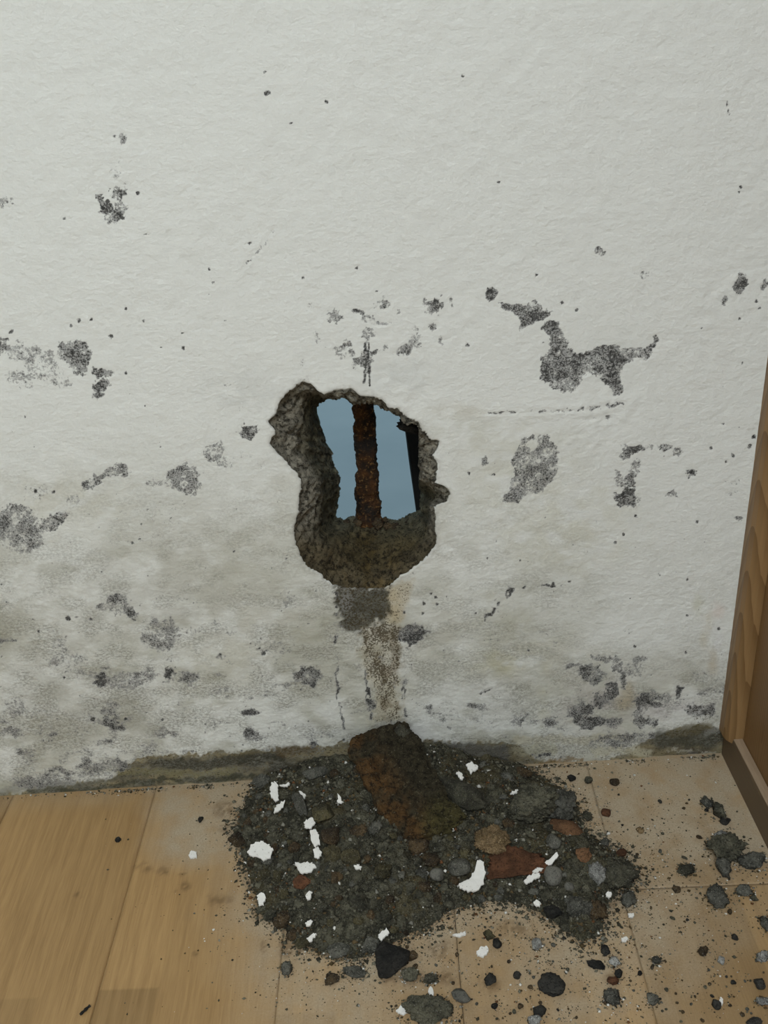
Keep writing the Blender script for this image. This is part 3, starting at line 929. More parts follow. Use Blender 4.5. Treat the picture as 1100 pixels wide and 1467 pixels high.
def plank(u0, u1, v0, v1, fine):
    g = .0003
    n = 2 if not fine else max(2, int((u1 - u0) / .0032))
    m = 2 if not fine else max(2, int((v1 - v0) / .0032))
    us, vs = np.linspace(u0 + g, u1 - g, n), np.linspace(v0 + g, v1 - g, m)
    U, Vv = np.meshgrid(us, vs)
    X, Y = xy_of(U.ravel(), Vv.ravel())
    cxy = xy_of((u0 + u1) / 2, (v0 + v1) / 2)
    Z = np.zeros_like(X)
    e = np.minimum(np.minimum(U - us[0], us[-1] - U), np.minimum(Vv - vs[0], vs[-1] - Vv)).ravel()
    Z -= np.where(e < .0004, .00012, 0)
    top = np.stack([X - cxy[0], Y - cxy[1], Z], 1)
    ii = np.arange(n * m).reshape(m, n)
    q = np.stack([ii[:-1, :-1], ii[:-1, 1:], ii[1:, 1:], ii[1:, :-1]], -1).reshape(-1, 4)
    rim = np.concatenate([ii[0, :], ii[1:, -1], ii[-1, -2::-1], ii[-2:0:-1, 0]])
    low = top[rim].copy()
    low[:, 2] = -.008
    j = np.arange(len(rim))
    jn = (j + 1) % len(rim)
    q2 = np.stack([rim[j], n * m + j, n * m + jn, rim[jn]], 1)
    me = mesh('plank', np.concatenate([top, low]), np.concatenate([q, q2]))
    # strip tones: three strips to a board, each made of staves
    s = np.clip(((U.ravel() - u0) / (u1 - u0) * 3).astype(int), 0, 2)
    ci = int(round(u0 / .1942 * 10))
    stag = _hash(s + ci * 7, s * 0 + 3, s * 0, 9)
    seg = np.floor(Vv.ravel() / .31 + stag * 5)
    tone = _hash(s + ci * 7, seg, s * 0 + 1, 11)
    px, py = proj(np.stack([X, Y, Z], 1))
    d = heap_sd(X, Y)
    nz = fbm(X * 14, Y * 14, 111, 4)
    dust = .80 * sst(.20, .0, -d + .10 * (nz - .5)) * sst(250, 420, px + 120 * (nz - .5))
    dust = np.maximum(dust, .95 * sst(600, 760, px) * (.18 + .82 * sst(1400, 1120, py)) * (.50 + .6 * nz))
    dust = np.maximum(dust, .95 * sst(195, 260, px + 70 * (nz - .5)) * sst(1262, 1215, py + 60 * (nz - .5)))
    dust = np.maximum(dust, .35 * sst(-.05, 0, Y))
    spot = np.zeros_like(dust)
    f1 = fbm(px / 8, py / 8, 113, 3) - .5
    for (a, b, rx, ry) in brown_spots:
        r = np.hypot((px - a + 14 * f1) / rx, (py - b + 10 * f1) / ry)
        spot = np.maximum(spot, .75 * sst(1.35, .3, r) * sst(.25, .6, fbm(px / 5, py / 5, 114, 2)))
    spot = np.maximum(spot, .55 * sst(-.010, .004, d + .012 * (nz - .5)))
    col4 = np.stack([tone, np.clip(dust, 0, 1), spot, np.ones_like(dust)], 1)
    lowc = np.tile([.0, 0, .9, 1], (len(rim), 1))
    vcol(me, 'wood', np.concatenate([col4, lowc]))
    return obj('plank', me, M_lam, floor, (cxy[0], cxy[1], 0))


PW = .1942
U0 = -.3315
joint = uv_of(*floor_at(965, 1271)[:2])[1]
for kk in range(-8, 5):
    a, b = U0 + kk * PW, U0 + (kk + 1) * PW
    vend = uv_of(0, -.002)[1] - .0005 + (-math.tan(TH) * 0)
    vend = .005 + math.tan(TH) * (a + b) / 2
    fine = -2 <= kk <= 3
    vfar = -.52
    if kk == 3:
        plank(a, b, joint, vend, True)
        plank(a, b, joint - 1.2, joint, True)
        plank(a, b, -2.7, joint - 1.2, False)
    else:
        s = (-.95, -1.15, -.80, -1.25)[kk % 4]
        plank(a, b, s, vend, fine)
        plank(a, b, -2.7, s, False)

# ------------------------------------------------------------------ outdoors, beyond the hole
k = NT('pale_concrete', .9)
n = k.noise(k.pos(), 5, 4)
k.color(k.mix(n, (.37, .40, .43), (.50, .52, .54)))
gnd = tag(box('ground', (-3, T + .001, -.25), (3.5, 6, -.02), k.m), 'pale blue grey ground outdoors seen through the hole', None, None, 'structure')
M_dark = mat_plain('tarred_timber', (.012, .011, .010), .9, 80, .4, .5)
# leaning dark batten just outside
A = unproj(580, 612, 1, .20)
B = unproj(597, 738, 1, .20)
dr = (B - A) / np.linalg.norm(B - A)
tb = (-.02 - A[2]) / dr[2]
ta = (.85 - A[2]) / dr[2]
Pb, Pt = A + dr * tb, A + dr * ta
bm = bmesh.new()
vs = []
for P_, wd in ((Pb, .06), (Pt, .06)):
    for dx, dy in ((0, 0), (wd, 0), (wd, .03), (0, .03)):
        vs.append(bm.verts.new((P_[0] + dx, P_[1] + dy, P_[2])))
for f in ((3, 2, 1, 0), (4, 5, 6, 7), (0, 1, 5, 4), (1, 2, 6, 5), (2, 3, 7, 6), (3, 0, 4, 7)):
    bm.faces.new([vs[i] for i in f])
bmesh.ops.subdivide_edges(bm, edges=bm.edges[:], cuts=6, use_grid_fill=True)
for v in bm.verts:
    v.co += Vector((random.uniform(-.0012, .0012), random.uniform(-.001, .001), 0))
me = bpy.data.meshes.new('timber_batten')
bm.to_mesh(me)
bm.free()
tag(obj('timber_batten', me, M_dark), 'black upright batten leaning outside the right edge of the hole', 'batten')

# rusted bar in the hole
k = NT('rust', .92, .2)
p = k.pos()
a, b, g = k.noise(p, 45, 4, .65), k.noise(p, 240, 3, .6), k.noise(p, 18, 3, .5)
c = k.mix(k.ramp(a, .36, .66), (.012, .009, .007), (.068, .030, .010))
c = k.mix(k.math('MULTIPLY', k.ramp(b, .54, .68), .6), c, (.25, .135, .045))
c = k.mix(k.math('MULTIPLY', k.ramp(g, .48, .34), .7), c, (.020, .018, .016))
k.color(c)
k.bump(k.math('ADD', a, b), .9, .006)
M_rust = k.m
yb_ = .124
top_ = unproj(520, 548, 1, yb_)
bot_ = unproj(529, 762, 1, yb_)
n, m = 28, 90
V = []
for i in range(m):
    t = i / (m - 1)
    c0 = top_ + (bot_ - top_) * t
    prow = 575 + (t * 227 - 27)
    wid = np.interp(t, [0, .2, .45, .60, .72, .80, .88, 1], [.0125, .0130, .0133, .0145, .0148, .0152, .0165, .018])
    for j in range(n):
        a = 2 * math.pi * j / n
        rx, ry = wid * (abs(math.cos(a)) ** .7) * math.copysign(1, math.cos(a)), wid * .8 * (abs(math.sin(a)) ** .7) * math.copysign(1, math.sin(a))
        V.append(c0 + np.array([rx, ry, 0]))
V = np.array(V)
ctr = np.repeat(np.array([top_ + (bot_ - top_) * i / (m - 1) for i in range(m)]), n, 0)
rad = V - ctr
V = ctr + rad * ((.55 + .85 * fbm3(V * 75, 121, 3)) + .28 * (fbm3(V * 260, 122, 2) - .5) * 2 * .8)[:, None]
q = [(i * n + j, i * n + (j + 1) % n, (i + 1) * n + (j + 1) % n, (i + 1) * n + j) for i in range(m - 1) for j in range(n)]
q += [tuple(range(n)), tuple((m - 1) * n + j for j in range(n))]
tag(obj('rusty_bar', mesh('rusty_bar', V, q, True), M_rust), 'thick flaking rusty iron bar standing upright in the hole', 'bar')

# ================================================================== RUBBLE
M_mort = mat_rock('damp_mortar', (.032, .031, .021), (.105, .100, .068))
M_mortg = mat_rock('grey_mortar', (.050, .050, .040), (.125, .123, .100), sp=.60)
M_oliv = mat_rock('olive_mortar', (.028, .025, .013), (.085, .073, .036))
M_brn = mat_rock('brown_mortar', (.026, .019, .011), (.080, .054, .026))
M_blk = mat_rock('black_stone', (.010, .010, .009), (.040, .038, .032), speck=(.10, .10, .09), sp=.66)
M_ter = mat_rock('terracotta', (.055, .025, .012), (.115, .050, .024), speck=(.28, .18, .11), sp=.68)
M_ters = mat_rock('orange_terracotta', (.105, .055, .027), (.190, .100, .048), speck=(.36, .26, .17), sp=.66)
M_tan = mat_rock('tan_mortar', (.12, .08, .036), (.27, .185, .095), speck=(.5, .4, .26), sp=.60)
M_peb = mat_rock('grey_pebble', (.085, .083, .070), (.140, .136, .115), speck=(.3, .3, .27), sp=.66, bump=.25)
M_ash = mat_rock('pale_mortar', (.12, .12, .11), (.30, .30, .275), speck=(.6, .6, .56), sp=.58)
k = NT('white_plaster', .8, .3)
p = k.pos()
n, b = k.noise(p, 160, 3), k.noise(p, 380, 2)
k.color(k.mix(k.math('MULTIPLY', k.ramp(b, .64, .74), .7), k.mix(n, (.66, .65, .60), (.80, .79, .75)), (.16, .14, .10)))
k.bump(n, .4, .001)
M_flake = k.m


def ico(sub):
    bm = bmesh.new()
    bmesh.ops.create_icosphere(bm, subdivisions=sub, radius=1)
    V = np.array([v.co[:] for v in bm.verts])
    Fa = np.array([[v.index for v in f.verts] for f in bm.faces])
    bm.free()
    return V, Fa


ICO = {s: ico(s) for s in (1, 2, 3, 4, 5)}


def rock_mesh(seed, sub=2, ncut=9, cut=(.55, .9), rough=.16, smooth=False):
    V, Fa = ICO[sub]
    V = V.copy()
    r = np.random.default_rng(seed)
    for _ in range(ncut):
        nn = r.normal(size=3)
        nn /= np.linalg.norm(nn)
        d = r.uniform(*cut)
        over = np.clip(V @ nn - d, 0, None)
        V -= over[:, None] * nn
    nrm = V / np.linalg.norm(V, axis=1, keepdims=True)
    dsp = rough * 2 * (fbm3(V * 2.2 + seed * 3.1, seed, 3) - .5)
    if sub > 1:
        dsp = dsp + rough * 1.1 * (np.abs(vn3(V * 5 + seed, seed + 50) - .5) * -2 + .5) + rough * .7 * (vn3(V * 11 + seed, seed + 51) - .5)
    if sub > 2:
        dsp = dsp + rough * .8 * (vn3(V * 20 + seed, seed + 52) - .5)
    V = V + nrm * dsp[:, None]
    V -= (V.max(0) + V.min(0)) / 2
    V /= (V.max(0) - V.min(0)) / 2
    return mesh('rubble', V, Fa.astype(np.int32), smooth)


def mpp(P):                                 # metres to a pixel at a point
    return float(((np.asarray(P) - CAM) @ RC)[2]) / F


def stone(name, label, cat, px, py, rx, ry, mat, seed, rot=None, sub=3, group=None, flat=1.0, **kw):
    """one stone whose silhouette centres on a pixel and spans 2rx by 2ry of them"""
    P = surf(px, py + ry * .3)
    s = mpp(P)
    sx, sy, sz = rx * s, ry * s * 1.15, ry * s * .80 * flat
    c = surf(px, py, sz * .72)
    me = rock_mesh(seed, sub, **kw)
    o = obj(name, me, mat, None, tuple(c), (random.uniform(-.15, .15), random.uniform(-.15, .15), rot if rot is not None else random.uniform(-.3, .3)))
    o.scale = (sx, sy, sz)
    return tag(o, label, cat, group)


# --- the mound of fine mortar
xs_ = np.arange(HP[:, 0].min() - .01, HP[:, 0].max() + .01, .0022)
ys_ = np.arange(HP[:, 1].min() - .01, -.0012, .0022)
X, Y = np.meshgrid(xs_, ys_)
H = heap_h(X.ravel(), Y.ravel())
dd = heap_sd(X.ravel(), Y.ravel())
H = H + sst(0, .02, dd) * (.012 * (fbm(X.ravel() * 60, Y.ravel() * 60, 130, 3) - .45) + .006 * (fbm(X.ravel() * 210, Y.ravel() * 210, 131, 2) - .5))
keep = dd > -.004
ii = np.arange(X.size).reshape(X.shape)
q = np.stack([ii[:-1, :-1], ii[:-1, 1:], ii[1:, 1:], ii[1:, :-1]], -1).reshape(-1, 4)
q = q[keep[q].all(1)]
us_ = np.unique(q)
mp_ = np.full(X.size, -1)
mp_[us_] = np.arange(len(us_))
hv = np.stack([X.ravel(), Y.ravel(), np.where(dd < 0, -.001, np.maximum(H, .0004))], 1)[us_]
k = NT('fine_mortar', .95, .15)
p = k.pos()
a, b, g = k.noise(p, 60, 4, .6), k.noise(p, 480, 3, .6), k.noise(p, 1000, 2)
z = k.noise(p, 14, 3, .5)
c = k.mix(k.ramp(a, .35, .66), (.030, .029, .020), (.105, .100, .068))
c = k.mix(k.math('MULTIPLY', k.ramp(z, .52, .66), .55), c, (.085, .068, .030))
c = k.mix(k.math('MULTIPLY', k.ramp(b, .45, .34), .7), c, (.014, .013, .010))
c = k.mix(k.math('MULTIPLY', k.ramp(g, .62, .70), .7), c, (.30, .29, .24))
k.color(c)
k.bump(k.math('ADD', b, a), 1.0, .004)
M_fine = k.m
heap = tag(obj('rubble_heap', mesh('rubble_heap', hv, mp_[q], True), M_fine), 'heap of damp dark grey mortar dust on the floor beneath the hole', 'rubble', None, 'stuff')

# --- the big brick fragment leaning against the wall
top_px = [(497, 1066), (520, 1042), (545, 1040), (575, 1031), (590, 1040), (604, 1062), (622, 1096), (645, 1140), (668, 1172), (640, 1196), (600, 1206), (575, 1207), (550, 1165), (522, 1112)]
hi = unproj(550, 1036, 1, -.012)
lo = floor_at(585, 1205, .038)
ex = np.array([1.0, 0, 0])
ey = (hi - lo) / np.linalg.norm(hi - lo)
nn = np.cross(ex, ey)
nn /= np.linalg.norm(nn)
if nn[2] < 0: nn = -nn
tp = np.array(top_px, float)
d = np.stack([(tp[:, 0] - CX) / F, (tp[:, 1] - CY) / F, np.ones(len(tp))], -1) @ RC.T
t = ((lo - CAM) @ nn) / (d @ nn)
TOPV = CAM + d * t[:, None]
ctr_ = TOPV.mean(0)
bm = bmesh.new()
tv = [bm.verts.new(v - ctr_) for v in TOPV]
bv = [bm.verts.new(v - ctr_ - nn * .042 + (v - ctr_) * -.06) for v in TOPV]
bm.faces.new(tv)
bm.faces.new(bv[::-1])
L = len(tv)
for i in range(L):
    bm.faces.new((tv[i], bv[i], bv[(i + 1) % L], tv[(i + 1) % L]))
bmesh.ops.recalc_face_normals(bm, faces=bm.faces)
bmesh.ops.bevel(bm, geom=bm.edges[:], offset=.004, segments=2, affect='EDGES')
bmesh.ops.triangulate(bm, faces=bm.faces)
for _ in range(6):
    es = [e for e in bm.edges if e.calc_length() > .0036]
    if not es: break
    bmesh.ops.subdivide_edges(bm, edges=es, cuts=1)
    bmesh.ops.triangulate(bm, faces=bm.faces)
bm.normal_update()
BV = np.array([v.co[:] for v in bm.verts])
BN = np.array([v.normal[:] for v in bm.verts])
BV = BV + BN * (.019 * (fbm3(BV * 38 + 5, 141, 3) - .5) + .011 * (fbm3(BV * 130, 142, 3) - .5))[:, None]
wy = BV[:, 1] + ctr_[1]
BV[:, 1] = np.minimum(wy, -.003) - ctr_[1]
for v, co in zip(bm.verts, BV): v.co = Vector(co)
me = bpy.data.meshes.new('brick_fragment')
bm.to_mesh(me)
bm.free()
bpx, bpy_ = proj(BV + ctr_)
zc = np.tile([.052, .044, .026], (len(BV), 1))
fn = fbm(bpx / 22, bpy_ / 22, 143, 3)
hot = sst(58, 10, line_d(bpx, bpy_, [(500, 1070), (535, 1130), (585, 1190)])) * sst(.25, .6, fn)
zc = zc * (1 - hot[:, None]) + np.array([.125, .068, .026]) * hot[:, None]
mossy = sst(50, 20, np.hypot(bpx - 640, bpy_ - 1178)) * .8
zc = zc * (1 - mossy[:, None]) + np.array([.095, .082, .030]) * mossy[:, None]
zc *= (.55 + .9 * fbm(bpx / 7, bpy_ / 7, 144, 3))[:, None]
vcol(me, 'tone', np.concatenate([zc, np.ones((len(BV), 1))], 1))
tag(obj('brick_fragment', me, M_mas, None, tuple(ctr_)), 'largest brown brick chunk, leaning on the wall at the back of the heap', 'brick')

o = obj('mortar_lump', rock_mesh(299, 4, rough=.3), M_mort, None, tuple(unproj(574, 1050, 1, -.020)), (.2, .1, .4))
o.scale = (.017, .013, .012)
tag(o, 'dark lump on top of the brick chunk against the wall', 'rubble')
# --- stones the picture lets one tell apart

# name, label, category, px, py, rx, ry, material, kwargs
hero = [
    ('mortar_slab', 'long dark grey slab lying against the right side of the brick chunk', 'rubble', 662, 1132, 18, 38, M_mort, dict(rot=.75, flat=.55, rough=.10, ncut=12, cut=(.4, .7))),
    ('terracotta_shard', 'long flat red brown terracotta shard between two white flakes', 'shard', 738, 1233, 46, 21, M_ter, dict(rot=.05, flat=.7, rough=.12, ncut=12, cut=(.35, .75))),
    ('mortar_lump', 'crumbly tan mortar lump just above the terracotta shard', 'rubble', 704, 1203, 27, 21, M_tan, dict(rough=.22)),
    ('mortar_lump', 'big dark mortar clod with pale flake on top at the heap right', 'rubble', 762, 1151, 40, 29, M_mort, dict(rough=.2)),
    ('mortar_lump', 'rounded grey mortar clod at the right edge of the heap', 'rubble', 795, 1150, 28, 25, M_mortg, dict(rough=.18)),
    ('terracotta_shard', 'small orange brown terracotta shard below the rounded grey clod', 'shard', 812, 1186, 26, 15, M_ters, dict(rot=-.5, flat=.6, rough=.06)),
    ('terracotta_shard', 'orange terracotta bit at the heap edge next to dark clod', 'shard', 836, 1225, 12, 10, M_ters, dict(flat=.7, rough=.08)),
    ('mortar_lump', 'dark mortar clod with whitish left side at the far right of the heap', 'rubble', 884, 1250, 30, 23, M_mort, dict(rough=.2)),
    ('mortar_lump', 'whitish grey crumb stuck to the left of dark clod at heap right', 'rubble', 856, 1252, 13, 17, M_ash, dict(rough=.22)),
    ('stone', 'angular black stone at the front edge of the heap', 'stone', 561, 1369, 25, 25, M_blk, dict(rough=.06, ncut=12, cut=(.45, .8), rot=.2)),
    ('mortar_lump', 'dark chunk at the bottom edge beside a white flake', 'rubble', 612, 1447, 38, 22, M_mort, dict(rough=.16)),
    ('stone', 'black rough stone alone on the floor in front of the heap', 'stone', 790, 1410, 20, 14, M_blk, dict(rough=.2)),
    ('mortar_lump', 'largest dark clod on the floor near the skirting', 'rubble', 1042, 1214, 31, 20, M_mort, dict(rough=.24)),
    ('mortar_lump', 'pale topped crumb behind the largest clod near the skirting', 'rubble', 1034, 1198, 12, 8, M_ash, dict(rough=.2)),
    ('mortar_lump', 'grey crumb in front of the largest clod near the skirting', 'rubble', 1037, 1242, 11, 15, M_mortg, dict(rough=.2)),
    ('mortar_lump', 'grey green crumbly clod at the right picture edge by the skirting', 'rubble', 1078, 1234, 21, 13, M_mortg, dict(rough=.24)),
    ('mortar_lump', 'round grey crumbly clod on the floor below the skirting clods', 'rubble', 1027, 1284, 17, 15, M_mortg, dict(rough=.2)),
    ('mortar_lump', 'flat dark grey clod alone on the floor right of the heap', 'rubble', 982, 1244, 14, 9, M_mort, dict(rough=.16)),
    ('mortar_lump', 'narrow grey clod, rearmost piece near the skirting', 'rubble', 1013, 1149, 9, 9, M_mortg, dict(rough=.2)),
    ('mortar_lump', 'elongated dark clod on the floor next to the skirting', 'rubble', 1029, 1162, 9, 14, M_mort, dict(rough=.2, rot=.4)),
    ('stone', 'thin black sliver at the tip of elongated clod by the skirting', 'stone', 1040, 1177, 9, 5, M_blk, dict(rough=.1)),
    ('mortar_lump', 'grey round crumb just right of the heap front', 'rubble', 901, 1289, 11, 11, M_mortg, dict(rough=.2)),
    ('pebble', 'long smooth grey pebble on the floor right of bottom chunk', 'pebble', 661, 1426, 15, 10, M_peb, dict(rough=.08, rot=-.5)),
    ('mortar_lump', 'grey crumb with rusty bits behind it on the front floor', 'rubble', 877, 1429, 13, 11, M_mortg, dict(rough=.2)),
    ('stone', 'dark stone near the bottom edge below the lone black stone', 'stone', 773, 1448, 10, 8, M_blk, dict(rough=.15)),
    ('mortar_lump', 'pale crumb at the bottom edge under a dark stone', 'rubble', 766, 1461, 10, 6, M_ash, dict(rough=.2)),
    ('pebble', 'round flat pale pebble in the middle of the heap front', 'pebble', 626, 1253, 11, 9, M_peb, dict(rough=.04, ncut=3)),
    ('pebble', 'larger round grey pebble left of the white flake by the terracotta', 'pebble', 658, 1243, 17, 13, M_mortg, dict(rough=.05, ncut=3)),
    ('pebble', 'pale greenish flat pebble right of the slanted white flake', 'pebble', 792, 1254, 13, 14, M_peb, dict(rough=.07, ncut=4)),
    ('pebble', 'small pale round pebble below the slanted white flake', 'pebble', 815, 1269, 7, 6, M_peb, dict(rough=.05, ncut=3)),
    ('pebble', 'dark grey smooth pebble behind the slanted white flake', 'pebble', 793, 1205, 11, 11, M_mortg, dict(rough=.06)),
    ('stone', 'very dark brown crumb at the right front tip of the heap', 'stone', 792, 1306, 14, 9, M_blk, dict(rough=.2)),
    ('terracotta_shard', 'rust red lump below a white flake at the heap left', 'shard', 433, 1263, 14, 10, M_ter, dict(rough=.15)),
    ('pebble', 'brown smooth pebble near the left edge of the brick chunk', 'pebble', 473, 1198, 14, 15, M_brn, dict(rough=.06)),
    ('pebble', 'ochre brown pebble below the smooth brown one', 'pebble', 502, 1228, 15, 10, M_oliv, dict(rough=.08)),
    ('pebble', 'olive grey smooth pebble above the brown ones', 'pebble', 464, 1166, 17, 14, M_oliv, dict(rough=.06)),
    ('mortar_lump', 'long grey shard at the back of the heap near the wall', 'rubble', 452, 1107, 20, 8, M_mortg, dict(rough=.1, rot=.2)),
    ('mortar_lump', 'curved brown grey shard standing at the heap left', 'rubble', 429, 1152, 9, 18, M_mortg, dict(rough=.06, rot=.5)),
    ('mortar_lump', 'blue grey crumbly lump at the rear left corner of the heap', 'rubble', 374, 1120, 16, 11, M_mortg, dict(rough=.2)),
    ('mortar_lump', 'dark crumb on the left fringe of the heap', 'rubble', 340, 1203, 14, 10, M_brn, dict(rough=.2)),
    ('mortar_lump', 'pale grey flat clod at the front of the heap', 'rubble', 487, 1361, 20, 12, M_mortg, dict(rough=.16, flat=.5)),
    ('mortar_lump', 'pale grey clod at the very front left of the black stone', 'rubble', 508, 1392, 18, 10, M_mortg, dict(rough=.16, flat=.5)),
    ('mortar_lump', 'round grey clod touching the black stone', 'rubble', 532, 1352, 12, 11, M_mortg, dict(rough=.14)),
    ('mortar_lump', 'brown speckled clod on the floor at the heap front left', 'rubble', 475, 1402, 12, 9, M_brn, dict(rough=.2, flat=.6)),
    ('mortar_lump', 'dark green clod on the floor just right of the black stone', 'rubble', 587, 1397, 13, 9, M_mort, dict(rough=.16)),
    ('mortar_lump', 'dark crumb between the black stone and the bottom chunk', 'rubble', 617, 1401, 12, 7, M_mort, dict(rough=.2)),
    ('stone', 'brown stone right against the black stone', 'stone', 590, 1370, 9, 7, M_brn, dict(rough=.1)),
    ('mortar_lump', 'green grey crumb by the plank seam at the heap left front', 'rubble', 410, 1388, 8, 10, M_mortg, dict(rough=.2)),
    ('mortar_lump', 'olive crumb at the left front fringe of the heap', 'rubble', 433, 1350, 12, 8, M_oliv, dict(rough=.18)),
    ('stone', 'black crumb next to a white chip on the front floor', 'stone', 712, 1352, 7, 7, M_blk, dict(rough=.2)),
    ('mortar_lump', 'green grey crumb above the black crumb on the front floor', 'rubble', 701, 1339, 10, 7, M_oliv, dict(rough=.2)),
    ('mortar_lump', 'grey crumb with white specks on the front floor', 'rubble', 769, 1351, 8, 9, M_ash, dict(rough=.25)),
    ('stone', 'brown black stone left of the lone black stone', 'stone', 702, 1403, 9, 8, M_blk, dict(rough=.2)),
    ('stone', 'small black stone between brown and lone black stones', 'stone', 741, 1397, 6, 5, M_blk, dict(rough=.2)),
    ('stone', 'black crumb on the floor above the rusty crumbs', 'stone', 866, 1361, 7, 8, M_blk, dict(rough=.2)),
    ('stone', 'long black crumb on the floor left of the rusty crumbs', 'stone', 853, 1382, 14, 6, M_blk, dict(rough=.25)),
    ('mortar_lump', 'whitish grey crumb next to the long black crumb', 'rubble', 880, 1378, 9, 7, M_ash, dict(rough=.25)),
    ('stone', 'rust brown crumb behind the grey crumb on the front floor', 'stone', 878, 1404, 9, 6, M_ter, dict(rough=.25)),
    ('stone', 'black crumb touching the rust brown crumb', 'stone', 886, 1394, 6, 6, M_blk, dict(rough=.25)),
    ('mortar_lump', 'flat green grey crumb beside the plank seam at right front', 'rubble', 935, 1432, 9, 9, M_mortg, dict(rough=.15, flat=.5)),
    ('stone', 'black stone in the right foreground left of pale specks', 'stone', 1026, 1438, 6, 7, M_blk, dict(rough=.25)),
    ('stone', 'black stone at the right picture edge in the foreground', 'stone', 1088, 1409, 8, 8, M_blk, dict(rough=.15)),
    ('stone', 'dark stone cut off by the bottom edge at right', 'stone', 1080, 1464, 12, 6, M_blk, dict(rough=.15)),
    ('mortar_lump', 'grey chip with white front edge right of the round clod', 'rubble', 1066, 1276, 12, 8, M_mortg, dict(rough=.15)),
    ('mortar_lump', 'dark bit at the end of the white edged grey chip', 'rubble', 1080, 1286, 6, 5, M_mort, dict(rough=.25)),
    ('mortar_lump', 'pale grey lump at the right edge in the foreground', 'rubble', 1094, 1434, 11, 6, M_ash, dict(rough=.2)),
    ('pebble', 'black round pebble on the floor behind the heap right', 'pebble', 819, 1114, 6, 5, M_blk, dict(rough=.05)),
    ('mortar_lump', 'dark green crumb right of the black pebble near the wall', 'rubble', 843, 1118, 6, 6, M_mort, dict(rough=.15)),
    ('pebble', 'oval dark pebble on the floor, rearmost on the right', 'pebble', 880, 1120, 7, 6, M_brn, dict(rough=.05, rot=-.6)),
    ('pebble', 'brown flat pebble on the dusty floor right of the heap', 'pebble', 868, 1164, 7, 6, M_ter, dict(rough=.05)),
    ('mortar_lump', 'dark round crumb left of the brown flat pebble', 'rubble', 841, 1169, 7, 7, M_mort, dict(rough=.15)),
    ('terracotta_shard', 'red brown chip touching the far right clod of the heap', 'shard', 890, 1222, 8, 6, M_ter, dict(rough=.08)),
    ('pebble', 'tan pebble on the dusty floor right of the heap', 'pebble', 917, 1189, 6, 5, M_tan, dict(rough=.06)),
    ('mortar_lump', 'greenish grey crumb above the red brown chip', 'rubble', 866, 1207, 7, 6, M_mortg, dict(rough=.2)),
    ('stone', 'small brown chip crossing the plank end joint', 'stone', 969, 1274, 6, 5, M_brn, dict(rough=.15)),
    ('mortar_lump', 'round brown grey crumb in the middle of the right floor', 'rubble', 1007, 1363, 8, 7, M_brn, dict(rough=.2)),
    ('mortar_lump', 'pale cracked crumb right of the round brown grey one', 'rubble', 1033, 1376, 6, 7, M_ash, dict(rough=.25)),
    ('stone', 'dark crumb on the right floor halfway to the bottom', 'stone', 1052, 1342, 5, 5, M_blk, dict(rough=.25)),
    ('mortar_lump', 'grey white crumb at the right edge above the black stone', 'rubble', 1092, 1370, 9, 7, M_ash, dict(rough=.25)),
    ('mortar_lump', 'green grey crumb at the right picture edge at mid floor', 'rubble', 1096, 1322, 7, 12, M_mortg, dict(rough=.25)),
    ('mortar_lump', 'long grey crumb on the right floor beside the plank seam', 'rubble', 941, 1375, 8, 6, M_mortg, dict(rough=.25)),
    ('stone', 'black crumb alone on the bare planks at left', 'stone', 169, 1203, 4.5, 4, M_blk, dict(rough=.2)),
    ('stone', 'narrow black chip on the dusty planks left of the heap', 'stone', 287, 1174, 3.5, 5, M_blk, dict(rough=.1)),
]
for i, (nm, lb, ct, x, y, rx, ry, mt, kw) in enumerate(hero):
    sub = 5 if rx > 24 else 4 if rx > 11 else 3 if rx > 6 else 2
    if mt in (M_mort, M_mortg, M_ash, M_oliv, M_tan) and kw.get('rough', 0) > .12: kw = dict(kw, rough=kw['rough'] * 1.5)
    stone(nm, lb, ct, x, y, rx, ry, mt, 300 + i, sub=sub, **kw)

# the short dark stick on the bare planks
P = floor_at(122, 1447, .002)
V, q = [], []
for i in range(7):
    t = i / 6 - .5
    for j in range(6):
        a = j * math.pi / 3
        r = (.0018 - .0008 * abs(t)) * (1 + .25 * math.sin(i * 2.3))
        V.append((t * .013 + .0006 * math.sin(i), r * math.cos(a), r * math.sin(a) + .0004))
q = [(i * 6 + j, i * 6 + (j + 1) % 6, (i + 1) * 6 + (j + 1) % 6, (i + 1) * 6 + j) for i in range(6) for j in range(6)] + [tuple(range(6)), tuple(range(36, 42))]
tag(obj('splinter', mesh('splinter', V, q), M_blk, None, (P[0], P[1], .0018), (0, 0, math.radians(52))), 'short dark splinter on the bare planks at the lower left', 'splinter')

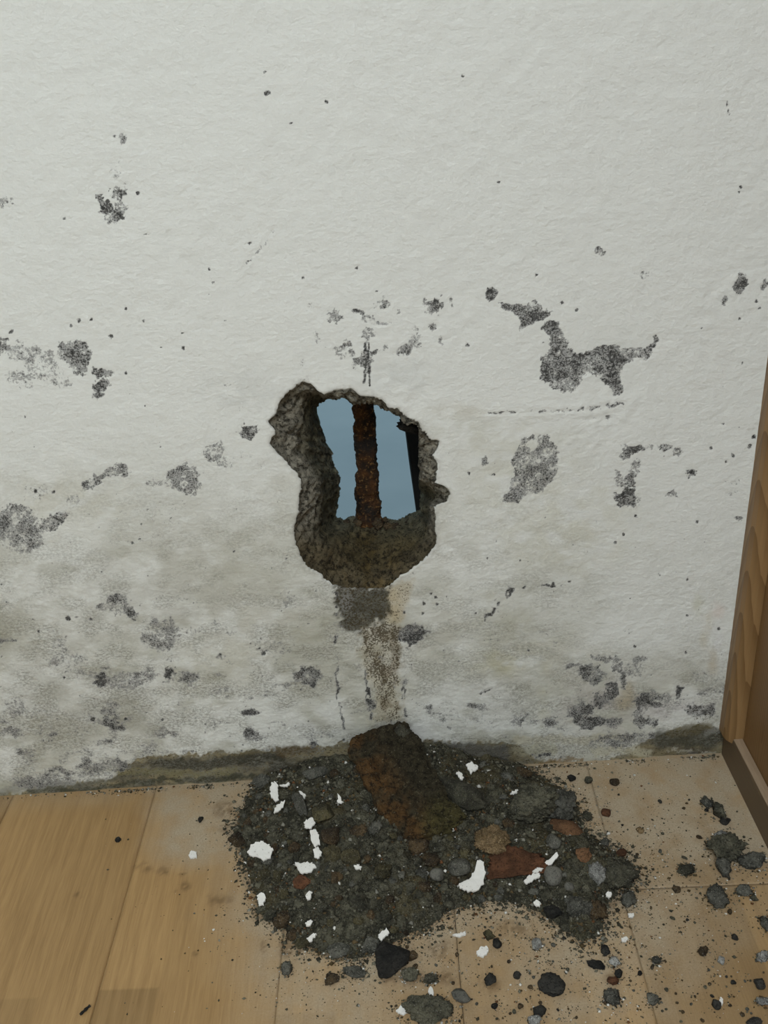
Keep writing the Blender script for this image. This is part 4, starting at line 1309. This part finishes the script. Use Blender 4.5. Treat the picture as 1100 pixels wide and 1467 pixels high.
# --- plaster flakes: outlines seen in the picture, each a thin tilted plate of its own
flakes = [
    ('large jagged white flake at the left edge of the heap', [(354, 1221), (362, 1209), (375, 1206), (385, 1210), (391, 1218), (388, 1229), (380, 1232), (368, 1227), (358, 1226)], 0),
    ('white flake with ragged ends at the heap left, below the crumbly strip', [(422, 1237), (433, 1236), (447, 1236), (453, 1242), (446, 1249), (430, 1251), (427, 1243)], 0),
    ('tall narrow white flake near the rear left of the heap', [(389, 1121), (397, 1121), (398, 1132), (399, 1146), (395, 1149), (388, 1142), (387, 1132)], .3),
    ('smaller white flake just below the tall narrow one', [(392, 1164), (396, 1154), (403, 1148), (408, 1148), (405, 1156), (397, 1163)], .3),
    ('thin white sliver at the top rear left of the heap', [(401, 1125), (409, 1123), (414, 1121), (414, 1125), (408, 1127)], .2),
    ('largest white flake, left of the terracotta shard', [(656, 1268), (663, 1263), (674, 1259), (679, 1248), (684, 1234), (693, 1236), (695, 1250), (692, 1266), (684, 1276), (670, 1277), (660, 1274)], .1),
    ('slanted long white flake right of the terracotta shard', [(762, 1249), (772, 1240), (786, 1231), (798, 1223), (799, 1228), (788, 1240), (775, 1247), (765, 1251)], .3),
    ('white flake touching the lower end of the slanted one', [(750, 1262), (758, 1253), (772, 1250), (774, 1255), (764, 1261), (754, 1265)], .1),
    ('white flake at the rear of the heap right of the brick', [(667, 1095), (675, 1091), (685, 1098), (682, 1103), (677, 1104), (675, 1108), (670, 1101)], .2),
    ('small white flake behind the brick at the heap rear', [(654, 1107), (659, 1105), (664, 1112), (662, 1117), (657, 1113)], .2),
    ('pointed white flake just left of the brick', [(482, 1149), (485, 1138), (491, 1148), (488, 1151)], .4),
    ('white flake at the lower left fringe of the heap', [(368, 1284), (376, 1277), (381, 1284), (377, 1295), (371, 1297), (369, 1290)], 0),
    ('white chip right of the lower left fringe flake', [(438, 1282), (443, 1276), (447, 1277), (445, 1287), (440, 1289)], 0),
    ('white chip at the front left foot of the heap', [(437, 1322), (442, 1318), (448, 1319), (445, 1326), (439, 1326)], 0),
    ('slanted white chip on the floor at the heap front left', [(440, 1344), (447, 1338), (454, 1337), (449, 1343), (444, 1349)], 0),
    ('white flake just above the black stone', [(541, 1343), (547, 1334), (554, 1331), (557, 1336), (550, 1342), (545, 1348)], .1),
    ('pale oval flake in the middle of the heap', [(508, 1240), (513, 1238), (518, 1241), (517, 1244), (510, 1244)], .1),
    ('white flake alone on the floor in front of the heap', [(683, 1363), (688, 1357), (698, 1355), (699, 1363), (692, 1371), (684, 1369)], 0),
    ('white flake at the left of the chunk by the bottom edge', [(567, 1447), (576, 1440), (582, 1440), (584, 1449), (578, 1453), (570, 1450)], .1),
    ('narrow white flake above the chunk by the bottom edge', [(613, 1417), (617, 1413), (621, 1420), (620, 1427), (616, 1424)], 0),
    ('thin white sliver on top of the big dark clod', [(731, 1135), (740, 1131), (749, 1131), (742, 1136), (733, 1137)], .3),
    ('crumbled white strip along the left of the heap, upper piece', [(436, 1178), (443, 1172), (450, 1170), (451, 1180), (446, 1188), (438, 1186)], .3),
    ('crumbled white strip along the left of the heap, middle piece', [(444, 1190), (452, 1188), (456, 1196), (458, 1208), (452, 1214), (446, 1206)], .3),
    ('crumbled white strip along the left of the heap, lowest piece', [(448, 1216), (456, 1214), (461, 1222), (456, 1230), (450, 1228)], .3),
    ('white grey chip at the upper end of the curved shard', [(428, 1132), (434, 1135), (439, 1140), (434, 1146), (429, 1140)], .3),
    ('round white chip on the floor right of the heap front', [(868, 1281), (871, 1277), (875, 1278), (876, 1283), (872, 1286)], 0),
    ('round white chip below the first one right of the heap', [(901, 1310), (904, 1307), (908, 1309), (907, 1314), (903, 1315)], 0),
    ('white chip on the floor in line with the heap right tip', [(890, 1345), (895, 1341), (899, 1343), (897, 1348), (892, 1349)], 0),
    ('white chip at the front right foot of the heap', [(764, 1292), (769, 1289), (775, 1294), (773, 1298), (767, 1298)], 0),
    ('thin white flake edge on the floor right of the heap front', [(648, 1338), (656, 1337), (666, 1335), (668, 1338), (660, 1341), (650, 1340)], 0),
    ('white chip on the dusty planks left of the heap', [(270, 1224), (275, 1218), (282, 1221), (281, 1228), (273, 1229)], 0),
    ('small white chip by the skirting on the right floor', [(1030, 1432), (1033, 1428), (1036, 1433), (1034, 1439)], 0),
]
fr = np.random.default_rng(77)
for i, (lb, pts, tilt) in enumerate(flakes):
    P = np.array(pts, float)
    # break the outline up
    out = []
    for a, b in zip(P, np.roll(P, -1, 0)):
        for t in (0, .2, .4, .6, .8):
            out.append(a + (b - a) * t + fr.normal(0, .75, 2))
    P = np.array(out)
    c = P.mean(0)
    on_heap = heap_sd(*floor_at(*c)[:2][:, None])[0] > 0
    c3 = surf(c[0], c[1], .0125 if on_heap else .0030)
    nn = np.array([fr.normal(0, .10), -.25 * tilt - (.12 if on_heap else 0), 1.0])
    nn /= np.linalg.norm(nn)
    if not on_heap: nn = np.array([0, 0, 1.0])
    d = np.stack([(P[:, 0] - CX) / F, (P[:, 1] - CY) / F, np.ones(len(P))], -1) @ RC.T
    t = ((c3 - CAM) @ nn) / (d @ nn)
    TV = CAM + d * t[:, None] - c3
    n = len(TV)
    curl = .10 * (np.linalg.norm(TV, axis=1) ** 2) / .02
    V = np.concatenate([TV + nn * curl[:, None], TV + nn * (curl - .0022)[:, None], [nn * .0003], [nn * -.0022]])
    q = [(j, (j + 1) % n, 2 * n) for j in range(n)] + [((j + 1) % n + n, j + n, 2 * n + 1) for j in range(n)] + [(j + n, (j + 1) % n + n, (j + 1) % n, j) for j in range(n)]
    q = [f[::-1] for f in q]
    me = mesh('plaster_flake', V, q)
    bm = bmesh.new()
    bm.from_mesh(me)
    bmesh.ops.recalc_face_normals(bm, faces=bm.faces)
    bm.to_mesh(me)
    bm.free()
    tag(obj('plaster_flake', me, M_flake, None, tuple(c3)), lb, 'plaster flake')

# --- the many look-alike lumps of the heap, each an object of its own
variants = {}
for mt in (M_mort, M_mortg, M_oliv, M_brn):
    variants[mt.name] = []
    for s in range(7):
        me = rock_mesh(500 + s, 4, rough=.36)
        me.materials.append(mt)
        variants[mt.name].append(me)
taken = [(x, y, max(rx, ry)) for (_, _, _, x, y, rx, ry, _, _) in hero] + [(np.mean([p_[0] for p_ in f[1]]), np.mean([p_[1] for p_ in f[1]]), 9) for f in flakes]
HPX = np.array(HEAP, float)
rs = np.random.default_rng(19)
cnt = 0
tries = 0
while cnt < 250 and tries < 20000:
    tries += 1
    x, y = rs.uniform(335, 905), rs.uniform(1085, 1372)
    if poly_sd(np.array([x]), np.array([y]), HPX)[0] > -4: continue
    r = min(17, 4.5 + rs.exponential(4.0))
    if any(math.hypot(x - a, y - b) < .75 * (r + c_) for a, b, c_ in taken): continue
    if 515 < x < 655 and y < 1195 and poly_sd(np.array([x]), np.array([y]), top_px)[0] < r * .8: continue
    taken.append((x, y, r))
    mt = rs.choice(['damp_mortar', 'damp_mortar', 'damp_mortar', 'damp_mortar', 'grey_mortar', 'olive_mortar', 'brown_mortar'])
    P = surf(x, y)
    if P[1] > -.010: continue
    s = mpp(P) * r
    sc = (s * rs.uniform(.85, 1.2), s * rs.uniform(.85, 1.2), s * rs.uniform(.6, .95))
    c = surf(x, y, sc[2] * .28)
    c[1] = min(c[1], -1.15 * s - .004)
    o = obj('mortar_lump', variants[mt][rs.integers(7)], None, None, tuple(c), (rs.uniform(-.4, .4), rs.uniform(-.4, .4), rs.uniform(0, 6.28)))
    o.scale = sc
    tag(o, 'small damp mortar lump lying in the heap beneath the hole', 'rubble', 'small mortar lumps in the heap')
    cnt += 1

# --- crumbs one could count on the floor in front and to the right
crumb_me = {}
for mt in (M_mort, M_blk, M_brn, M_mortg):
    crumb_me[mt.name] = []
    for s in range(4):
        me = rock_mesh(700 + s, 2, rough=.2)
        me.materials.append(mt)
        crumb_me[mt.name].append(me)
cnt = 0
while cnt < 85:
    x, y = rs.uniform(560, 1098), rs.uniform(1095, 1464)
    if rs.random() > (.35 + .65 * sst(1290, 1420, y)) * (1 if x < 800 else .75): continue
    if poly_sd(np.array([x]), np.array([y]), HPX)[0] < 5: continue
    q3 = floor_at(x, y)
    if q3[0] > .425 - .01 or q3[1] > -.012: continue
    r = min(4.0, 1.8 + rs.exponential(.7))
    if any(math.hypot(x - a, y - b) < .8 * (r + c_) for a, b, c_ in taken): continue
    taken.append((x, y, r))
    s = mpp(q3) * r
    mt = rs.choice(['damp_mortar', 'black_stone', 'brown_mortar', 'brown_mortar', 'grey_mortar'])
    sz = s * rs.uniform(.5, .9)
    o = obj('mortar_crumb', crumb_me[mt][rs.integers(4)], None, None, (q3[0], q3[1], sz * .85), (0, 0, rs.uniform(0, 6.28)))
    o.scale = (s * rs.uniform(.8, 1.3), s * rs.uniform(.8, 1.2), sz)
    tag(o, 'tiny dark crumb scattered on the floor right of or before the heap', 'rubble', 'tiny crumbs scattered on the floor')
    cnt += 1


# --- fine grit nobody could count
def grit(name, P, R, cols, seed):
    r = np.random.default_rng(seed)
    o8 = np.array([(1, 0, 0), (-1, 0, 0), (0, 1, 0), (0, -1, 0), (0, 0, 1), (0, 0, -1)], float)
    f8 = np.array([(0, 2, 4), (2, 1, 4), (1, 3, 4), (3, 0, 4), (2, 0, 5), (1, 2, 5), (3, 1, 5), (0, 3, 5)])
    n = len(P)
    sc = r.uniform(.55, 1.35, (n, 6, 1))
    a = r.uniform(0, 6.28, n)
    ro_ = np.stack([np.stack([np.cos(a), -np.sin(a), 0 * a], 1), np.stack([np.sin(a), np.cos(a), 0 * a], 1), np.stack([0 * a, 0 * a, 1 + 0 * a], 1)], 1)
    Vv = np.einsum('nij,nkj->nki', ro_, o8[None] * sc * np.array([1, .8, .6])) * R[:, None, None] + P[:, None]
    Fv = (f8[None] + 6 * np.arange(n)[:, None, None]).reshape(-1, 3)
    me = mesh(name, Vv.reshape(-1, 3), Fv)
    vcol(me, 'tone', np.concatenate([np.repeat(cols, 6, 0), np.ones((n * 6, 1))], 1))
    return me


k = NT('grit', .9, .2)
k.color(k.attr('tone').outputs['Color'])
M_grit = k.m
PAL = np.array([(.038, .036, .024), (.075, .071, .049), (.13, .123, .088), (.085, .060, .028), (.20, .195, .16), (.62, .61, .56), (.13, .06, .025)])


def pick(n, pr, r):
    return PAL[r.choice(len(PAL), n, p=pr)] * r.uniform(.75, 1.25, (n, 1))


r = np.random.default_rng(41)
n = 62000
X = r.uniform(HP[:, 0].min() - .03, HP[:, 0].max() + .03, n)
Y = r.uniform(HP[:, 1].min() - .03, -.004, n)
dd = heap_sd(X, Y)
keep = dd > -.02 * r.random(n) ** 2
X, Y, dd = X[keep], Y[keep], dd[keep]
R = .0005 + r.exponential(.0008, len(X))
R = np.minimum(R, .0042)
Z = np.maximum(heap_h(X, Y), 0) + R * .25
me = grit('heap_grit', np.stack([X, Y, Z], 1), R, pick(len(X), [.40, .32, .12, .10, .03, .015, .015], r), 1)
o = obj('heap_grit', me, M_grit, heap)
o['kind'] = 'stuff'

n = 26000
px, py = r.uniform(150, 1100, n), r.uniform(1075, 1467, n)
G = floor_at(px, py)
d = heap_sd(G[:, 0], G[:, 1])
dens = 1.2 * np.exp(np.minimum(d, 0) / .024) + .42 * np.exp(np.minimum(d, 0) / .09) * sst(330, 460, px) + .30 * sst(560, 720, px) + .05 * sst(250, 380, px) + .02
clump = fbm(px / 45, py / 40, 151, 3)
keep = (r.random(n) < dens * sst(.25, .7, clump)) & (d < 0) & (G[:, 0] < .432) & (G[:, 1] < -.006)
G = G[keep]
R = np.minimum(.0003 + r.exponential(.00042, len(G)), .0024)
G[:, 2] = R * .45
RN = np.random.default_rng(43)
extra, exr = [], []
for (_, _, _, x, y, rx, ry, mt, kw) in hero:
    if rx < 7 or mt not in (M_mort, M_mortg, M_ash) or y < 1105: continue
    for _ in range(int(rx * 5)):
        a, q_ = RN.uniform(0, 6.28), RN.uniform(.75, 1.0) + abs(RN.normal(0, .28))
        g_ = floor_at(x + math.cos(a) * rx * q_, y + ry * .25 + math.sin(a) * ry * q_)
        if g_[0] > .430 or g_[1] > -.006 or heap_sd(g_[:1], g_[1:2])[0] > 0: continue
        extra.append(g_)
        exr.append(min(.0022, .0004 + RN.exponential(.0006)))
G = np.concatenate([G, np.array(extra)])
R = np.concatenate([R, np.array(exr)])
G[:, 2] = R * .45
tag(obj('floor_grit', grit('floor_grit', G, R, pick(len(G), [.18, .22, .16, .20, .10, .11, .03], r), 2), M_grit), 'fine dark and white grit scattered over the laminate floor', 'grit', None, 'stuff')

# grit swept into the corner below the wall and specks on skirting
n = 2600
X = r.uniform(-.56, .43, n)
X = X[(fbm(X * 22, X * 0, 161, 3) > .56) | (r.random(n) < .12)]
n = len(X)
Y = -.003 - np.abs(r.normal(0, .004, n))
R = np.minimum(.0004 + r.exponential(.0005, n), .003)
tag(obj('corner_grit', grit('corner_grit', np.stack([X, Y, R * .4], 1), R, pick(n, [.26, .24, .18, .12, .10, .09, .01], r), 3), M_grit), 'line of grit and plaster crumbs along the foot of the wall', 'grit', None, 'stuff')

# dark mortar lump hanging in the upper right of the opening
c = unproj(587, 610, 1, .045)
me = rock_mesh(901, 3, rough=.25)
o = obj('mortar_lump', me, M_blk, wall_back, tuple(c), (0, .25, 0))
o.scale = (.016, .013, .0085)
# crumbs on the sill of the opening around the foot of the bar
for i, (x, y, rr1) in enumerate(((497, 746, 5), (512, 748, 8), (540, 748, 9), (556, 752, 7), (566, 756, 10), (552, 742, 4), (482, 752, 6), (585, 748, 6))):
    c = unproj(x, y + 2, 1, .112)
    o = obj('mortar_crumb', variants['brown_mortar'][i % 7], None, wall_back, tuple(c), (i, i * .7, i * 1.3))
    o.scale = (rr1 * .00095,) * 3
